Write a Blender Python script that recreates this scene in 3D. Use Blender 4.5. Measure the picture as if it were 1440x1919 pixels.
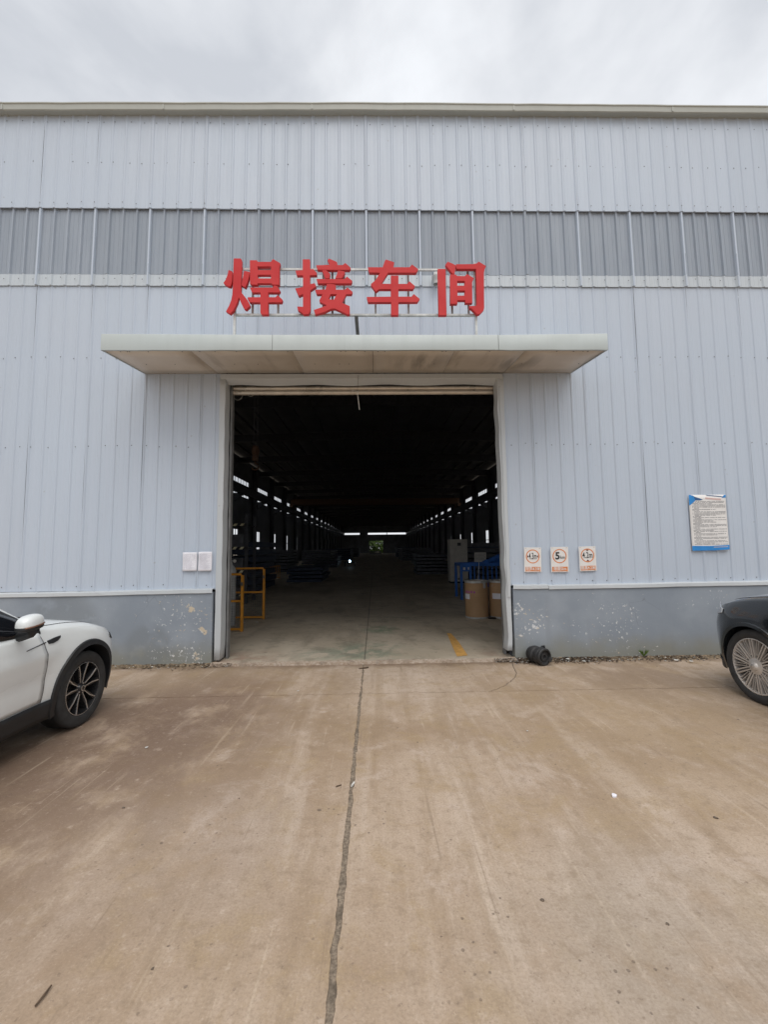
import bpy, bmesh, math, random
from mathutils import Vector, Matrix, geometry
random.seed(7)
for o in list(bpy.data.objects): bpy.data.objects.remove(o)
scene = bpy.context.scene
COL = scene.collection
PI = math.pi

# ------------------------------------------------------------------ camera
CAM_POS = Vector((0, -6.5486, 1.70))
CAM_ROT = Matrix(((0.9997157434835865, 0.009173172353892105, -0.022006479500943518),
                  (-0.021172215076452474, -0.08282072368141695, -0.9963395330095272),
                  (-0.010962186817241175, 0.9965222429217785, -0.08260296497300645)))
cd = bpy.data.cameras.new('camera')
cam = bpy.data.objects.new('camera', cd); COL.objects.link(cam)
cd.sensor_fit = 'HORIZONTAL'; cd.sensor_width = 36.0; cd.lens = 20.0
cd.clip_start = 0.05; cd.clip_end = 2000
cam.matrix_world = Matrix.Translation(CAM_POS) @ CAM_ROT.to_4x4()
scene.camera = cam

# ------------------------------------------------------------------ world, sun, exposure
SUN_EL, SUN_AZ = math.radians(62), math.radians(172)      # azimuth measured clockwise from +Y
SKY_OFF = (9.1, 6.6, 4.8)
w = bpy.data.worlds.new('World'); scene.world = w; w.use_nodes = True
nt = w.node_tree; nt.nodes.clear()
def nd(tree, t, **kw):
    n = tree.nodes.new(t)
    for k, v in kw.items(): setattr(n, k, v)
    return n
out = nd(nt, 'ShaderNodeOutputWorld')
sky = nd(nt, 'ShaderNodeTexSky'); sky.sky_type = 'NISHITA'; sky.sun_disc = False
sky.sun_elevation = SUN_EL; sky.sun_rotation = SUN_AZ
bg1 = nd(nt, 'ShaderNodeBackground'); bg1.inputs[1].default_value = 0.06
nt.links.new(sky.outputs[0], bg1.inputs[0])
tc = nd(nt, 'ShaderNodeTexCoord')
mp = nd(nt, 'ShaderNodeMapping'); mp.inputs['Scale'].default_value = (1.0, 1.0, 1.35)
mp.inputs['Rotation'].default_value = (0.3, 0.5, 0.4); mp.inputs['Location'].default_value = (SKY_OFF)
nt.links.new(tc.outputs['Generated'], mp.inputs[0])
nz = nd(nt, 'ShaderNodeTexNoise'); nz.inputs['Scale'].default_value = 3.1; nz.inputs['Detail'].default_value = 7
nz.inputs['Roughness'].default_value = 0.50; nz.inputs['Distortion'].default_value = 0.25
nt.links.new(mp.outputs[0], nz.inputs['Vector'])
rp = nd(nt, 'ShaderNodeValToRGB')
e = rp.color_ramp.elements
e[0].position = 0.32; e[0].color = (0.56, 0.585, 0.63, 1)
e[1].position = 0.70; e[1].color = (0.92, 0.945, 0.98, 1)
m = e.new(0.5); m.color = (0.74, 0.76, 0.795, 1)
nt.links.new(nz.outputs[0], rp.inputs[0])
bg2 = nd(nt, 'ShaderNodeBackground'); bg2.inputs[1].default_value = 1.0
nt.links.new(rp.outputs[0], bg2.inputs[0])
mx = nd(nt, 'ShaderNodeMixShader'); mx.inputs[0].default_value = 0.93
nt.links.new(bg1.outputs[0], mx.inputs[1]); nt.links.new(bg2.outputs[0], mx.inputs[2])
nt.links.new(mx.outputs[0], out.inputs[0])
sl = bpy.data.lights.new('sun', 'SUN'); sl.energy = 1.5; sl.angle = math.radians(55); sl.color = (1.0, 0.96, 0.9)
so = bpy.data.objects.new('sun', sl); COL.objects.link(so)
sd = Vector((math.sin(SUN_AZ)*math.cos(SUN_EL), math.cos(SUN_AZ)*math.cos(SUN_EL), math.sin(SUN_EL)))
so.rotation_euler = (-sd).to_track_quat('-Z', 'Y').to_euler()
so.location = (0, -10, 20)
scene.view_settings.view_transform = 'Standard'; scene.view_settings.look = 'None'
scene.view_settings.gamma = 1; scene.view_settings.use_curve_mapping = False
scene.view_settings.exposure = 0.24
scene.render.engine = 'CYCLES'
scene.cycles.max_bounces = 6; scene.cycles.diffuse_bounces = 4; scene.cycles.transparent_max_bounces = 10
scene.cycles.use_denoising = True

# ------------------------------------------------------------------ photo pixel -> point on a real plane
def ray(px, py): return CAM_ROT @ Vector(((px-720)/800, -(py-959.5)/800, -1))
def on_wall(px, py, y=0.0):
    d = ray(px, py); return CAM_POS + d*((y-CAM_POS.y)/d.y)
def on_ground(px, py, z=0.0):
    d = ray(px, py); return CAM_POS + d*((z-CAM_POS.z)/d.z)
def on_side(px, py, x):
    d = ray(px, py); return CAM_POS + d*((x-CAM_POS.x)/d.x)

# ------------------------------------------------------------------ materials
class NT:
    """little wrapper to write node graphs tersely"""
    def __init__(s, name):
        s.m = bpy.data.materials.new(name); s.m.use_nodes = True
        s.t = s.m.node_tree; s.t.nodes.clear()
        s.o = s.t.nodes.new('ShaderNodeOutputMaterial'); s.b = s.t.nodes.new('ShaderNodeBsdfPrincipled')
        s.t.links.new(s.b.outputs[0], s.o.inputs[0])
        s.tc = s.t.nodes.new('ShaderNodeTexCoord')
    def put(s, sock, v):
        if hasattr(v, 'is_linked') or isinstance(v, bpy.types.NodeSocket): s.t.links.new(v, sock)
        elif isinstance(v, tuple) and sock.type == 'RGBA' and len(v) == 3: sock.default_value = (*v, 1)
        else: sock.default_value = v
    def coord(s, scale=(1, 1, 1), rot=(0, 0, 0), loc=(0, 0, 0), src='Object'):
        n = s.t.nodes.new('ShaderNodeMapping')
        n.inputs['Scale'].default_value = scale; n.inputs['Rotation'].default_value = rot; n.inputs['Location'].default_value = loc
        if src == 'World':
            g = s.t.nodes.new('ShaderNodeNewGeometry'); s.t.links.new(g.outputs['Position'], n.inputs[0])
        else: s.t.links.new(s.tc.outputs[src], n.inputs[0])
        return n.outputs[0]
    def noise(s, vec, scale, detail=4, rough=0.55, dist=0.0):
        n = s.t.nodes.new('ShaderNodeTexNoise'); s.put(n.inputs['Vector'], vec)
        n.inputs['Scale'].default_value = scale; n.inputs['Detail'].default_value = detail
        n.inputs['Roughness'].default_value = rough; n.inputs['Distortion'].default_value = dist
        return n.outputs[0]
    def voro(s, vec, scale, feature='F1', rnd=1.0):
        n = s.t.nodes.new('ShaderNodeTexVoronoi'); n.feature = feature; s.put(n.inputs['Vector'], vec)
        n.inputs['Scale'].default_value = scale; n.inputs['Randomness'].default_value = rnd
        return n.outputs['Distance']
    def ramp(s, fac, *stops):
        n = s.t.nodes.new('ShaderNodeMapRange'); n.interpolation_type = 'SMOOTHSTEP'
        s.put(n.inputs[0], fac); n.inputs[1].default_value = stops[0]; n.inputs[2].default_value = stops[1]
        n.inputs[3].default_value = stops[2] if len(stops) > 2 else 0.0
        n.inputs[4].default_value = stops[3] if len(stops) > 3 else 1.0
        return n.outputs[0]
    def math(s, op, a, b=0.0, clamp=False):
        n = s.t.nodes.new('ShaderNodeMath'); n.operation = op; n.use_clamp = clamp
        s.put(n.inputs[0], a); s.put(n.inputs[1], b); return n.outputs[0]
    def mix(s, fac, a, b, mode='MIX'):
        n = s.t.nodes.new('ShaderNodeMix'); n.data_type = 'RGBA'; n.blend_type = mode
        s.put(n.inputs[0], fac); s.put(n.inputs[6], a); s.put(n.inputs[7], b); return n.outputs[2]
    def bump(s, h, strength=0.3, dist=0.01, prev=None):
        n = s.t.nodes.new('ShaderNodeBump'); n.inputs['Strength'].default_value = strength; n.inputs['Distance'].default_value = dist
        s.put(n.inputs['Height'], h)
        if prev is not None: s.t.links.new(prev, n.inputs['Normal'])
        return n.outputs[0]
    def near(s, pt, radius, soft=0.6, vec=None):
        """1 inside a radius around a world point, fading out"""
        g = s.t.nodes.new('ShaderNodeVectorMath'); g.operation = 'DISTANCE'
        if vec is None:
            q = s.t.nodes.new('ShaderNodeNewGeometry'); vec = q.outputs['Position']
        s.put(g.inputs[0], vec); g.inputs[1].default_value = pt
        return s.ramp(g.outputs['Value'], radius*(1-soft), radius, 1.0, 0.0)
    def rand(s, lo, hi):
        n = s.t.nodes.new('ShaderNodeObjectInfo')
        r = s.t.nodes.new('ShaderNodeMapRange'); s.t.links.new(n.outputs['Random'], r.inputs[0])
        r.inputs[3].default_value = lo; r.inputs[4].default_value = hi; return r.outputs[0]
    def done(s, color=None, rough=None, normal=None, metal=None, **kw):
        if color is not None: s.put(s.b.inputs['Base Color'], color)
        if rough is not None: s.put(s.b.inputs['Roughness'], rough)
        if metal is not None: s.put(s.b.inputs['Metallic'], metal)
        if normal is not None: s.t.links.new(normal, s.b.inputs['Normal'])
        for k, v in kw.items(): s.put(s.b.inputs[k.replace('_', ' ')], v)
        return s.m

def plain(name, col, rough=0.5, metal=0.0, var=0.12, scale=6.0, bump=0.0, **kw):
    n = NT(name); f = n.noise(n.coord(), scale, 5, 0.6)
    g = n.ramp(f, 0.3, 0.7)
    dark = tuple(c*(1-var) for c in col); lite = tuple(min(1, c*(1+var)) for c in col)
    c = n.mix(g, dark, lite)
    r = n.ramp(f, 0.3, 0.7, max(0.02, rough-0.06), min(1, rough+0.06))
    nb = n.bump(n.noise(n.coord(), scale*12, 3), bump, 0.004) if bump else None
    return n.done(c, r, nb, metal, **kw)

M = {}
def cladding(name, base):
    n = NT(name)
    v = n.coord((1, 1, 1), src='World')
    streak = n.noise(n.coord((9, 9, 0.35), src='World'), 1.0, 5, 0.6)
    big = n.noise(v, 0.45, 3, 0.5)
    c = n.mix(n.ramp(big, 0.35, 0.68, 0, 0.5), base, tuple(x*y for x, y in zip(base, (1.03, 1.0, 0.98))))
    c = n.mix(n.ramp(streak, 0.45, 0.75, 0, 0.13), c, tuple(x*0.78 for x in base))
    c = n.mix(n.ramp(n.noise(n.coord((26, 26, 0.8), src='World'), 1.0, 3), 0.58, 0.78, 0, 0.12), c, (0.33, 0.33, 0.32))
    spots = n.ramp(n.voro(v, 3.2), 0.03, 0.06, 0.35, 0.0)
    c = n.mix(spots, c, (0.30, 0.29, 0.27))
    h = n.noise(n.coord((2.2, 2.2, 0.30), src='World'), 1.6, 3, 0.5)
    nb = n.bump(h, 0.30, 0.04)
    k = n.rand(0.98, 1.02)
    hs = n.t.nodes.new('ShaderNodeHueSaturation'); n.put(hs.inputs['Value'], k); n.put(hs.inputs['Color'], c)
    return n.done(hs.outputs[0], n.ramp(streak, 0.3, 0.8, 0.38, 0.55), nb, 0.0)
M['clad'] = cladding('painted_cladding', (0.490, 0.552, 0.640))
M['trim'] = cladding('white_trim_metal', (0.52, 0.55, 0.57))
M['gutter'] = cladding('gutter_metal', (0.41, 0.42, 0.385))
M['fascia'] = cladding('fascia_metal', (0.455, 0.50, 0.495))

def frp():
    n = NT('translucent_sheet')
    streak = n.noise(n.coord((7, 7, 0.5), src='World'), 1.0, 5, 0.6)
    c = n.mix(n.ramp(streak, 0.35, 0.7), (0.60, 0.67, 0.77), (0.53, 0.60, 0.70))
    k = n.rand(0.95, 1.05)
    hs = n.t.nodes.new('ShaderNodeHueSaturation'); n.put(hs.inputs['Value'], k); n.put(hs.inputs['Color'], c)
    return n.done(hs.outputs[0], 0.35, None, 0.0, Alpha=0.56)
M['frp'] = frp()
M['frplap'] = cladding('pale_sheet_foot', (0.515, 0.565, 0.61))

def plinth():
    n = NT('peeling_plinth_paint')
    v = n.coord(src='World')
    big = n.noise(v, 1.3, 5, 0.6)
    c = n.mix(n.ramp(big, 0.35, 0.7), (0.245, 0.28, 0.325), (0.305, 0.34, 0.385))
    # damp, greener band of splashes near the ground
    sep = n.t.nodes.new('ShaderNodeSeparateXYZ'); n.put(sep.inputs[0], v)
    low = n.math('ADD', sep.outputs[2], n.math('MULTIPLY', n.noise(v, 3.0, 4), -0.35))
    c = n.mix(n.ramp(low, -0.12, 0.26, 0.85, 0.0), c, (0.235, 0.235, 0.20))
    c = n.mix(n.ramp(n.noise(n.coord((7, 7, 0.6), src='World'), 1.0, 4), 0.55, 0.75, 0, 0.22), c, (0.20, 0.21, 0.22))
    # wet dark patches
    for p, r in (((-3.35, -0.06, 0.25), 0.42), ((-4.6, -0.06, 0.6), 0.6)):
        f = n.math('MULTIPLY', n.near(p, r, 0.35), n.ramp(n.noise(v, 4, 3), 0.35, 0.5))
        c = n.mix(n.math('MULTIPLY', f, 0.5), c, (0.19, 0.21, 0.225))
    # flakes: threshold raised inside clusters
    fl = n.noise(v, 21.0, 7, 0.66)
    dens = n.ramp(n.noise(v, 0.9, 3), 0.40, 0.70, 0.0, 0.10)
    for p, r, k in (((-2.65, -0.06, 0.78), 0.45, 0.05), ((-3.1, -0.06, 0.16), 0.40, 0.06), ((-2.7, -0.06, 0.14), 0.30, 0.06), ((-3.6, -0.06, 0.8), 0.35, 0.05),
                    ((2.18, -0.06, 0.75), 0.20, 0.11), ((2.44, -0.06, 0.55), 0.22, 0.08), ((2.2, -0.06, 0.4), 0.18, 0.09), ((3.0, -0.06, 0.4), 0.35, 0.07),
                    ((3.7, -0.06, 0.15), 0.8, 0.05), ((4.1, -0.06, 0.6), 0.45, 0.025), ((5.2, -0.06, 0.85), 0.4, 0.05), ((-5.0, -0.06, 0.4), 0.7, 0.05)):
        dens = n.math('ADD', dens, n.math('MULTIPLY', n.near(p, r, 0.9), k))
    lev = n.math('ADD', fl, dens)
    mask = n.ramp(lev, 0.715, 0.735)
    fb = n.noise(v, 10.0, 6, 0.68); db = 0.0
    for p, r in (((-2.98, -0.06, 0.12), 0.20), ((-2.62, -0.06, 0.12), 0.24), ((-2.55, -0.06, 0.5), 0.14), ((2.42, -0.06, 0.52), 0.17), ((2.15, -0.06, 0.72), 0.13), ((3.75, -0.06, 0.1), 0.2), ((-2.75, -0.06, 0.82), 0.12)):
        db = n.math('ADD', n.math('MULTIPLY', n.near(p, r, 0.9), 0.17), db)
    mask = n.math('MAXIMUM', mask, n.ramp(n.math('ADD', fb, db), 0.705, 0.725))
    white = n.mix(n.ramp(n.noise(v, 5, 2), 0.5, 0.62), (0.66, 0.67, 0.68), (0.55, 0.47, 0.36))
    c = n.mix(mask, c, white)
    crack = n.ramp(n.voro(n.mix(0.12, n.coord((1, 1, 0.6), src='World'), n.t.nodes.new('ShaderNodeTexNoise').outputs[1]), 2.1, 'DISTANCE_TO_EDGE'), 0.0, 0.006, 1, 0)
    crack = n.math('MULTIPLY', crack, n.ramp(n.noise(v, 0.8, 3), 0.60, 0.66))
    c = n.mix(n.math('MULTIPLY', crack, 0.35), c, (0.12, 0.12, 0.12))
    nb = n.bump(n.noise(v, 40, 4), 0.25, 0.004)
    nb = n.bump(mask, 0.5, 0.003, nb)
    return n.done(c, 0.75, nb)
M['plinth'] = plinth()

def yard():
    n = NT('stained_concrete')
    v = n.coord(src='World')
    big = n.noise(v, 0.6, 8, 0.62, 0.5)
    c = n.mix(n.ramp(big, 0.36, 0.64), (0.354, 0.254, 0.170), (0.492, 0.383, 0.291))
    # wheel-dragged streaks, along the traffic direction into the door
    st = n.noise(n.coord((4.2, 0.34, 1), (0, 0, 0.10), src='World'), 1.0, 8, 0.66, 0.3)
    c = n.mix(n.ramp(st, 0.47, 0.64, 0, 0.62), c, (0.330, 0.236, 0.150))
    st2 = n.noise(n.coord((2.6, 0.26, 1), (0, 0, -0.20), (4, 2, 0), src='World'), 1.0, 7, 0.64, 0.3)
    c = n.mix(n.ramp(st2, 0.50, 0.68, 0, 0.60), c, (0.581, 0.473, 0.382))
    # mottling: ochre dust, pinkish worn patches
    mid = n.noise(v, 2.3, 9, 0.70, 0.4)
    c = n.mix(n.ramp(mid, 0.50, 0.63, 0, 0.60), c, (0.370, 0.265, 0.153))
    c = n.mix(n.ramp(mid, 0.46, 0.34, 0, 0.55), c, (0.551, 0.445, 0.368))
    bl = n.noise(n.coord((1.0, 0.55, 1), (0, 0, 0.5), (3, 8, 0), src='World'), 1.1, 9, 0.68, 0.5)
    c = n.mix(n.ramp(bl, 0.52, 0.64, 0, 0.50), c, (0.295, 0.210, 0.133))
    # red-brown mud beside the white car, olive dust on the right, greyer slab bottom right
    for p, r, col, k in (((-2.2, -2.1, 0), 2.0, (0.162, 0.102, 0.069), 0.95), ((-2.7, -3.5, 0), 2.3, (0.182, 0.118, 0.081), 0.85), ((-1.9, -1.3, 0), 1.1, (0.216, 0.141, 0.096), 0.6), ((-2.6, -4.6, 0), 1.5, (0.256, 0.175, 0.114), 0.6),
                      ((2.9, -2.4, 0), 2.4, (0.354, 0.251, 0.147), 0.65), ((3.4, -0.9, 0), 1.5, (0.237, 0.166, 0.110), 0.75), ((-2.6, -0.5, 0), 1.2, (0.295, 0.213, 0.138), 0.6),
                      ((1.3, -4.7, 0), 1.2, (0.434, 0.373, 0.315), 0.55), ((-0.9, -3.9, 0), 0.9, (0.492, 0.411, 0.358), 0.35), ((0.4, -0.8, 0), 1.5, (0.492, 0.402, 0.329), 0.35)):
        f = n.math('MULTIPLY', n.near(p, r, 0.9), n.ramp(n.noise(n.coord((1, .8, 1), (0, 0, .6), src='World'), 1.9, 8, 0.68, .3), 0.34, 0.56, 0.15, 1.0))
        c = n.mix(n.math('MULTIPLY', f, k), c, col)
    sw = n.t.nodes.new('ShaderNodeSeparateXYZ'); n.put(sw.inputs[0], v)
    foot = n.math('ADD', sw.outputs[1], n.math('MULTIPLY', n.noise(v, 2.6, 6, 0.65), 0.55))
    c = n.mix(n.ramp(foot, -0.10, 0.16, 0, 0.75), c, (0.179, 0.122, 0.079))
    # pale scrape lines and dusty tyre arcs
    for rz, loc, kk, col in ((0.42, (0, 0, 0), 0.30, (0.630, 0.511, 0.391)), (-0.42, (5, 3, 0), 0.28, (0.630, 0.511, 0.391)), (1.32, (2, 7, 0), 0.35, (0.610, 0.501, 0.382)), (-0.30, (7, 1, 0), 0.55, (0.237, 0.171, 0.114)), (0.15, (9, 4, 0), 0.5, (0.246, 0.179, 0.124))):
        sc = n.noise(n.coord((15, 0.55, 1), (0, 0, rz), loc, src='World'), 1.0, 3, 0.55, 0.1)
        sc = n.math('MULTIPLY', n.ramp(sc, 0.64, 0.72), n.ramp(n.noise(n.coord(loc=loc, src='World'), 1.0, 3), 0.46, 0.58))
        c = n.mix(n.math('MULTIPLY', sc, kk), c, col)
    # blotchy fine dirt, grain
    fm = n.noise(v, 12, 7, 0.72)
    c = n.mix(n.ramp(fm, 0.50, 0.66, 0, 0.45), c, (0.266, 0.194, 0.129))
    c = n.mix(n.ramp(fm, 0.44, 0.30, 0, 0.40), c, (0.591, 0.483, 0.391))
    gr = n.noise(v, 75, 4, 0.75)
    c = n.mix(n.ramp(gr, 0.46, 0.66, 0, 0.38), c, (0.237, 0.175, 0.124))
    c = n.mix(n.ramp(gr, 0.44, 0.30, 0, 0.30), c, (0.630, 0.520, 0.429))
    sp = n.noise(v, 30, 4, 0.65)
    c = n.mix(n.ramp(sp, 0.62, 0.70, 0, 0.6), c, (0.197, 0.141, 0.100))
    # pits
    pv = n.math('ADD', n.voro(v, 4.6), n.math('MULTIPLY', n.noise(v, 26, 4, 0.7), 0.14))
    pit = n.math('MULTIPLY', n.ramp(pv, 0.105, 0.145, 1, 0), n.ramp(n.noise(v, 1.6, 2), 0.54, 0.66))
    c = n.mix(n.math('MULTIPLY', pit, 0.80), c, (0.113, 0.083, 0.062))
    pv2 = n.math('ADD', n.voro(n.coord((1, 1, 1), loc=(3, 5, 0), src='World'), 15.0), n.math('MULTIPLY', n.noise(v, 60, 2), 0.10))
    pit2 = n.math('MULTIPLY', n.ramp(pv2, 0.13, 0.18, 1, 0), n.ramp(n.noise(v, 0.9, 4), 0.48, 0.60))
    c = n.mix(n.math('MULTIPLY', pit2, 0.65), c, (0.147, 0.109, 0.081))
    hgt = n.math('ADD', n.math('MULTIPLY', gr, 0.4), n.math('MULTIPLY', sp, 0.35))
    hgt = n.math('SUBTRACT', hgt, n.math('ADD', pit, n.math('MULTIPLY', pit2, 0.6)))
    nb = n.bump(hgt, 0.6, 0.006)
    nb = n.bump(n.noise(v, 1.8, 5), 0.3, 0.05, nb)
    return n.done(c, n.ramp(big, 0.3, 0.7, 0.70, 0.88), nb)
M['yard'] = yard()

def grit(name, a, b, sc=60):
    n = NT(name); v = n.coord(src='World')
    f = n.noise(v, sc, 5, 0.7); g = n.noise(v, 6, 4)
    c = n.mix(n.ramp(f, 0.35, 0.65), a, b)
    c = n.mix(n.ramp(g, 0.5, 0.7, 0, 0.6), c, tuple(x*0.55 for x in a))
    return n.done(c, 0.9, n.bump(f, 0.5, 0.006))
M['grit'] = grit('joint_grit', (0.145, 0.112, 0.082), (0.30, 0.24, 0.178))
M['dirt'] = grit('wall_foot_dirt', (0.105, 0.075, 0.048), (0.285, 0.215, 0.14), 26)
M['sill'] = grit('broken_sill_concrete', (0.36, 0.27, 0.20), (0.52, 0.44, 0.36), 26)
M['earth'] = grit('bare_earth', (0.26, 0.21, 0.15), (0.34, 0.28, 0.20), 2)

def hallfloor():
    n = NT('workshop_floor'); v = n.coord(src='World')
    big = n.noise(v, 0.7, 6, 0.6, 0.3)
    c = n.mix(n.ramp(big, 0.35, 0.65), (0.42, 0.355, 0.27), (0.53, 0.46, 0.365))
    c = n.mix(n.ramp(n.noise(n.coord((1.6, 0.35, 1), (0, 0, 0.2), src='World'), 1.2, 5), 0.5, 0.72, 0, 0.6), c, (0.25, 0.21, 0.16))
    for p, r, col, k in (((-0.2, 0.5, 0), 1.0, (0.17, 0.225, 0.165), 0.75), ((0.15, 2.3, 0), 0.6, (0.12, 0.21, 0.13), 0.7), ((-0.9, 0.4, 0), 0.6, (0.24, 0.26, 0.20), 0.5),
                         ((-2.0, 0.15, 0), 0.8, (0.33, 0.20, 0.15), 0.6), ((1.9, 0.2, 0), 0.6, (0.27, 0.18, 0.14), 0.5), ((0.5, 3.6, 0), 0.7, (0.15, 0.18, 0.14), 0.5)):
        f = n.math('MULTIPLY', n.near(p, r, 0.85), n.ramp(n.noise(v, 3.0, 5, 0.65), 0.40, 0.58, 0.0, 1.0))
        c = n.mix(n.math('MULTIPLY', f, k), c, col)
    c = n.mix(n.ramp(n.noise(v, 9, 4, 0.7), 0.60, 0.70, 0, 0.5), c, (0.14, 0.125, 0.10))
    c = n.mix(n.ramp(n.noise(v, 2.4, 7, 0.7), 0.50, 0.62, 0, 0.45), c, (0.22, 0.19, 0.145))
    sx_ = n.t.nodes.new('ShaderNodeSeparateXYZ'); n.put(sx_.inputs[0], v)
    jl = n.math('ABSOLUTE', n.math('ADD', sx_.outputs[0], 0.17))
    c = n.mix(n.ramp(jl, 0.006, 0.014, 0.7, 0.0), c, (0.10, 0.09, 0.075))
    return n.done(c, 0.62, n.bump(n.noise(v, 50, 4), 0.3, 0.004))
M['floor'] = hallfloor()

def soffit():
    n = NT('soffit_sheet'); v = n.coord(src='World')
    c = n.mix(n.ramp(n.noise(v, 1.4, 5), 0.35, 0.7), (0.62, 0.54, 0.455), (0.70, 0.625, 0.54))
    st = n.noise(n.coord((5, 0.7, 1), (0, 0, 0.5), src='World'), 1.0, 5, 0.6)
    c = n.mix(n.ramp(st, 0.56, 0.75, 0, 0.55), c, (0.42, 0.355, 0.285))
    for p in ((0.66, -0.55, 4.4), (2.1, -0.5, 4.4)):
        f = n.math('MULTIPLY', n.near(p, 0.55, 0.9), n.ramp(n.noise(n.coord((6, 1, 1), (0, 0, -0.35), src='World'), 1, 5), 0.4, 0.62))
        c = n.mix(n.math('MULTIPLY', f, 0.75), c, (0.27, 0.23, 0.19))
    k = n.rand(0.95, 1.04)
    hs = n.t.nodes.new('ShaderNodeHueSaturation'); n.put(hs.inputs['Value'], k); n.put(hs.inputs['Color'], c)
    return n.done(hs.outputs[0], 0.6, n.bump(n.noise(v, 1.2, 3), 0.3, 0.03))
M['soffit'] = soffit()

def red():
    n = NT('red_letter_sheet'); v = n.coord(src='World')
    c = n.mix(n.ramp(n.noise(v, 2.3, 4), 0.3, 0.7), (0.52, 0.030, 0.034), (0.58, 0.046, 0.048))
    c = n.mix(n.ramp(n.noise(n.coord((14, 14, 1.2), src='World'), 1, 4), 0.55, 0.75, 0, 0.2), c, (0.52, 0.085, 0.08))
    return n.done(c, 0.5, n.bump(n.noise(v, 5, 2), 0.15, 0.02))
M['red'] = red(); M['red'].node_tree.nodes['Principled BSDF'].inputs['Specular IOR Level'].default_value = 0.22
M['upsteel'] = plain('weathered_steel', (0.33, 0.33, 0.32), 0.55, 0.3, 0.3, 12)
M['rail'] = plain('guide_rail_steel', (0.22, 0.22, 0.22), 0.5, 0.3, 0.2)
M['steel'] = plain('galvanised_steel', (0.50, 0.51, 0.50), 0.5, 0.3, 0.25, 9)
M['darksteel'] = plain('dark_steel', (0.10, 0.10, 0.10), 0.55, 0.3, 0.3)
M['shutter'] = plain('shutter_slat_metal', (0.62, 0.56, 0.48), 0.32, 0.35, 0.15, 3)
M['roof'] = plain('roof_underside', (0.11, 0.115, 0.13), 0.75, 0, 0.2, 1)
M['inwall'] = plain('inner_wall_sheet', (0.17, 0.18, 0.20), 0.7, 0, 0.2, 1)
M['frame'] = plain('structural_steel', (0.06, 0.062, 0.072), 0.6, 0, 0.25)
M['crane'] = plain('crane_orange', (0.13, 0.068, 0.038), 0.65, 0, 0.25)
M['yellow'] = plain('yellow_tube_paint', (0.56, 0.245, 0.03), 0.45, 0, 0.22, 7)
M['blue'] = plain('blue_steel_paint', (0.025, 0.12, 0.42), 0.45, 0, 0.25, 5)
M['blueplastic'] = plain('blue_plastic', (0.02, 0.07, 0.32), 0.35)
M['cabinet'] = plain('cabinet_grey', (0.62, 0.59, 0.53), 0.5, 0, 0.08)
M['black'] = plain('black_plastic', (0.018, 0.019, 0.021), 0.55, 0, 0.2, 9)
M['rubber'] = plain('tyre_rubber', (0.030, 0.030, 0.030), 0.78, 0, 0.3, 14, 0.3)
M['dustrubber'] = plain('dusty_rubber', (0.024, 0.024, 0.025), 0.55, 0, 0.45, 9, 0.25)
M['cyl'] = plain('cylinder_grey', (0.38, 0.39, 0.39), 0.45, 0, 0.2, 4)
M['paper'] = plain('white_paper', (0.80, 0.79, 0.84), 0.8, 0, 0.05, 12)
M['pale'] = plain('pale_scrap', (0.58, 0.565, 0.53), 0.75, 0, 0.2, 30)
M['wood'] = plain('dry_wood', (0.10, 0.065, 0.04), 0.8, 0, 0.3, 40)
M['leaf'] = plain('dry_leaf', (0.095, 0.06, 0.036), 0.8, 0, 0.5, 5)
M['stone'] = plain('dark_stone', (0.15, 0.115, 0.085), 0.85, 0, 0.4, 30)
M['green'] = plain('green_leaf', (0.12, 0.20, 0.035), 0.6, 0, 0.4, 3)
M['bark'] = plain('tree_bark', (0.12, 0.10, 0.075), 0.85, 0, 0.3, 8)
M['signwhite'] = plain('sign_white', (0.78, 0.755, 0.73), 0.4, 0, 0.05, 7)
M['orange'] = plain('sign_orange_print', (0.70, 0.24, 0.085), 0.5, 0, 0.12, 20)
M['ink'] = plain('black_print', (0.03, 0.03, 0.032), 0.5)
M['maroon'] = plain('dark_red_print', (0.14, 0.025, 0.02), 0.5)
M['greyink'] = plain('grey_print', (0.26, 0.26, 0.27), 0.6)
M['faintink'] = plain('faint_print', (0.44, 0.43, 0.50), 0.7)
M['pinkink'] = plain('faded_red_print', (0.66, 0.43, 0.40), 0.6)
M['cyan'] = plain('poster_blue_print', (0.02, 0.24, 0.62), 0.45, 0, 0.12)
M['navy'] = plain('poster_navy_print', (0.03, 0.10, 0.24), 0.45)
M['stripey'] = plain('stripe_yellow', (0.78, 0.72, 0.48), 0.5)
M['stack'] = plain('stacked_sheet_metal', (0.12, 0.125, 0.14), 0.5, 0.3, 0.3)
M['bluestack'] = plain('stacked_blue_parts', (0.03, 0.045, 0.08), 0.5, 0.0, 0.3)

def drum_mat():
    n = NT('fibreboard'); v = n.coord()
    c = n.mix(n.ramp(n.noise(v, 3, 4), 0.3, 0.7), (0.40, 0.245, 0.125), (0.48, 0.30, 0.165))
    c = n.mix(n.ramp(n.noise(n.coord((1, 1, 40)), 1.5, 3), 0.5, 0.75, 0, 0.25), c, (0.30, 0.18, 0.10))
    return n.done(c, 0.6)
M['fibre'] = drum_mat()
M['magenta'] = plain('magenta_print', (0.42, 0.10, 0.32), 0.6)
M['floorpaint'] = plain('worn_yellow_floor_paint', (0.58, 0.32, 0.09), 0.75, 0, 0.16, 14)

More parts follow.
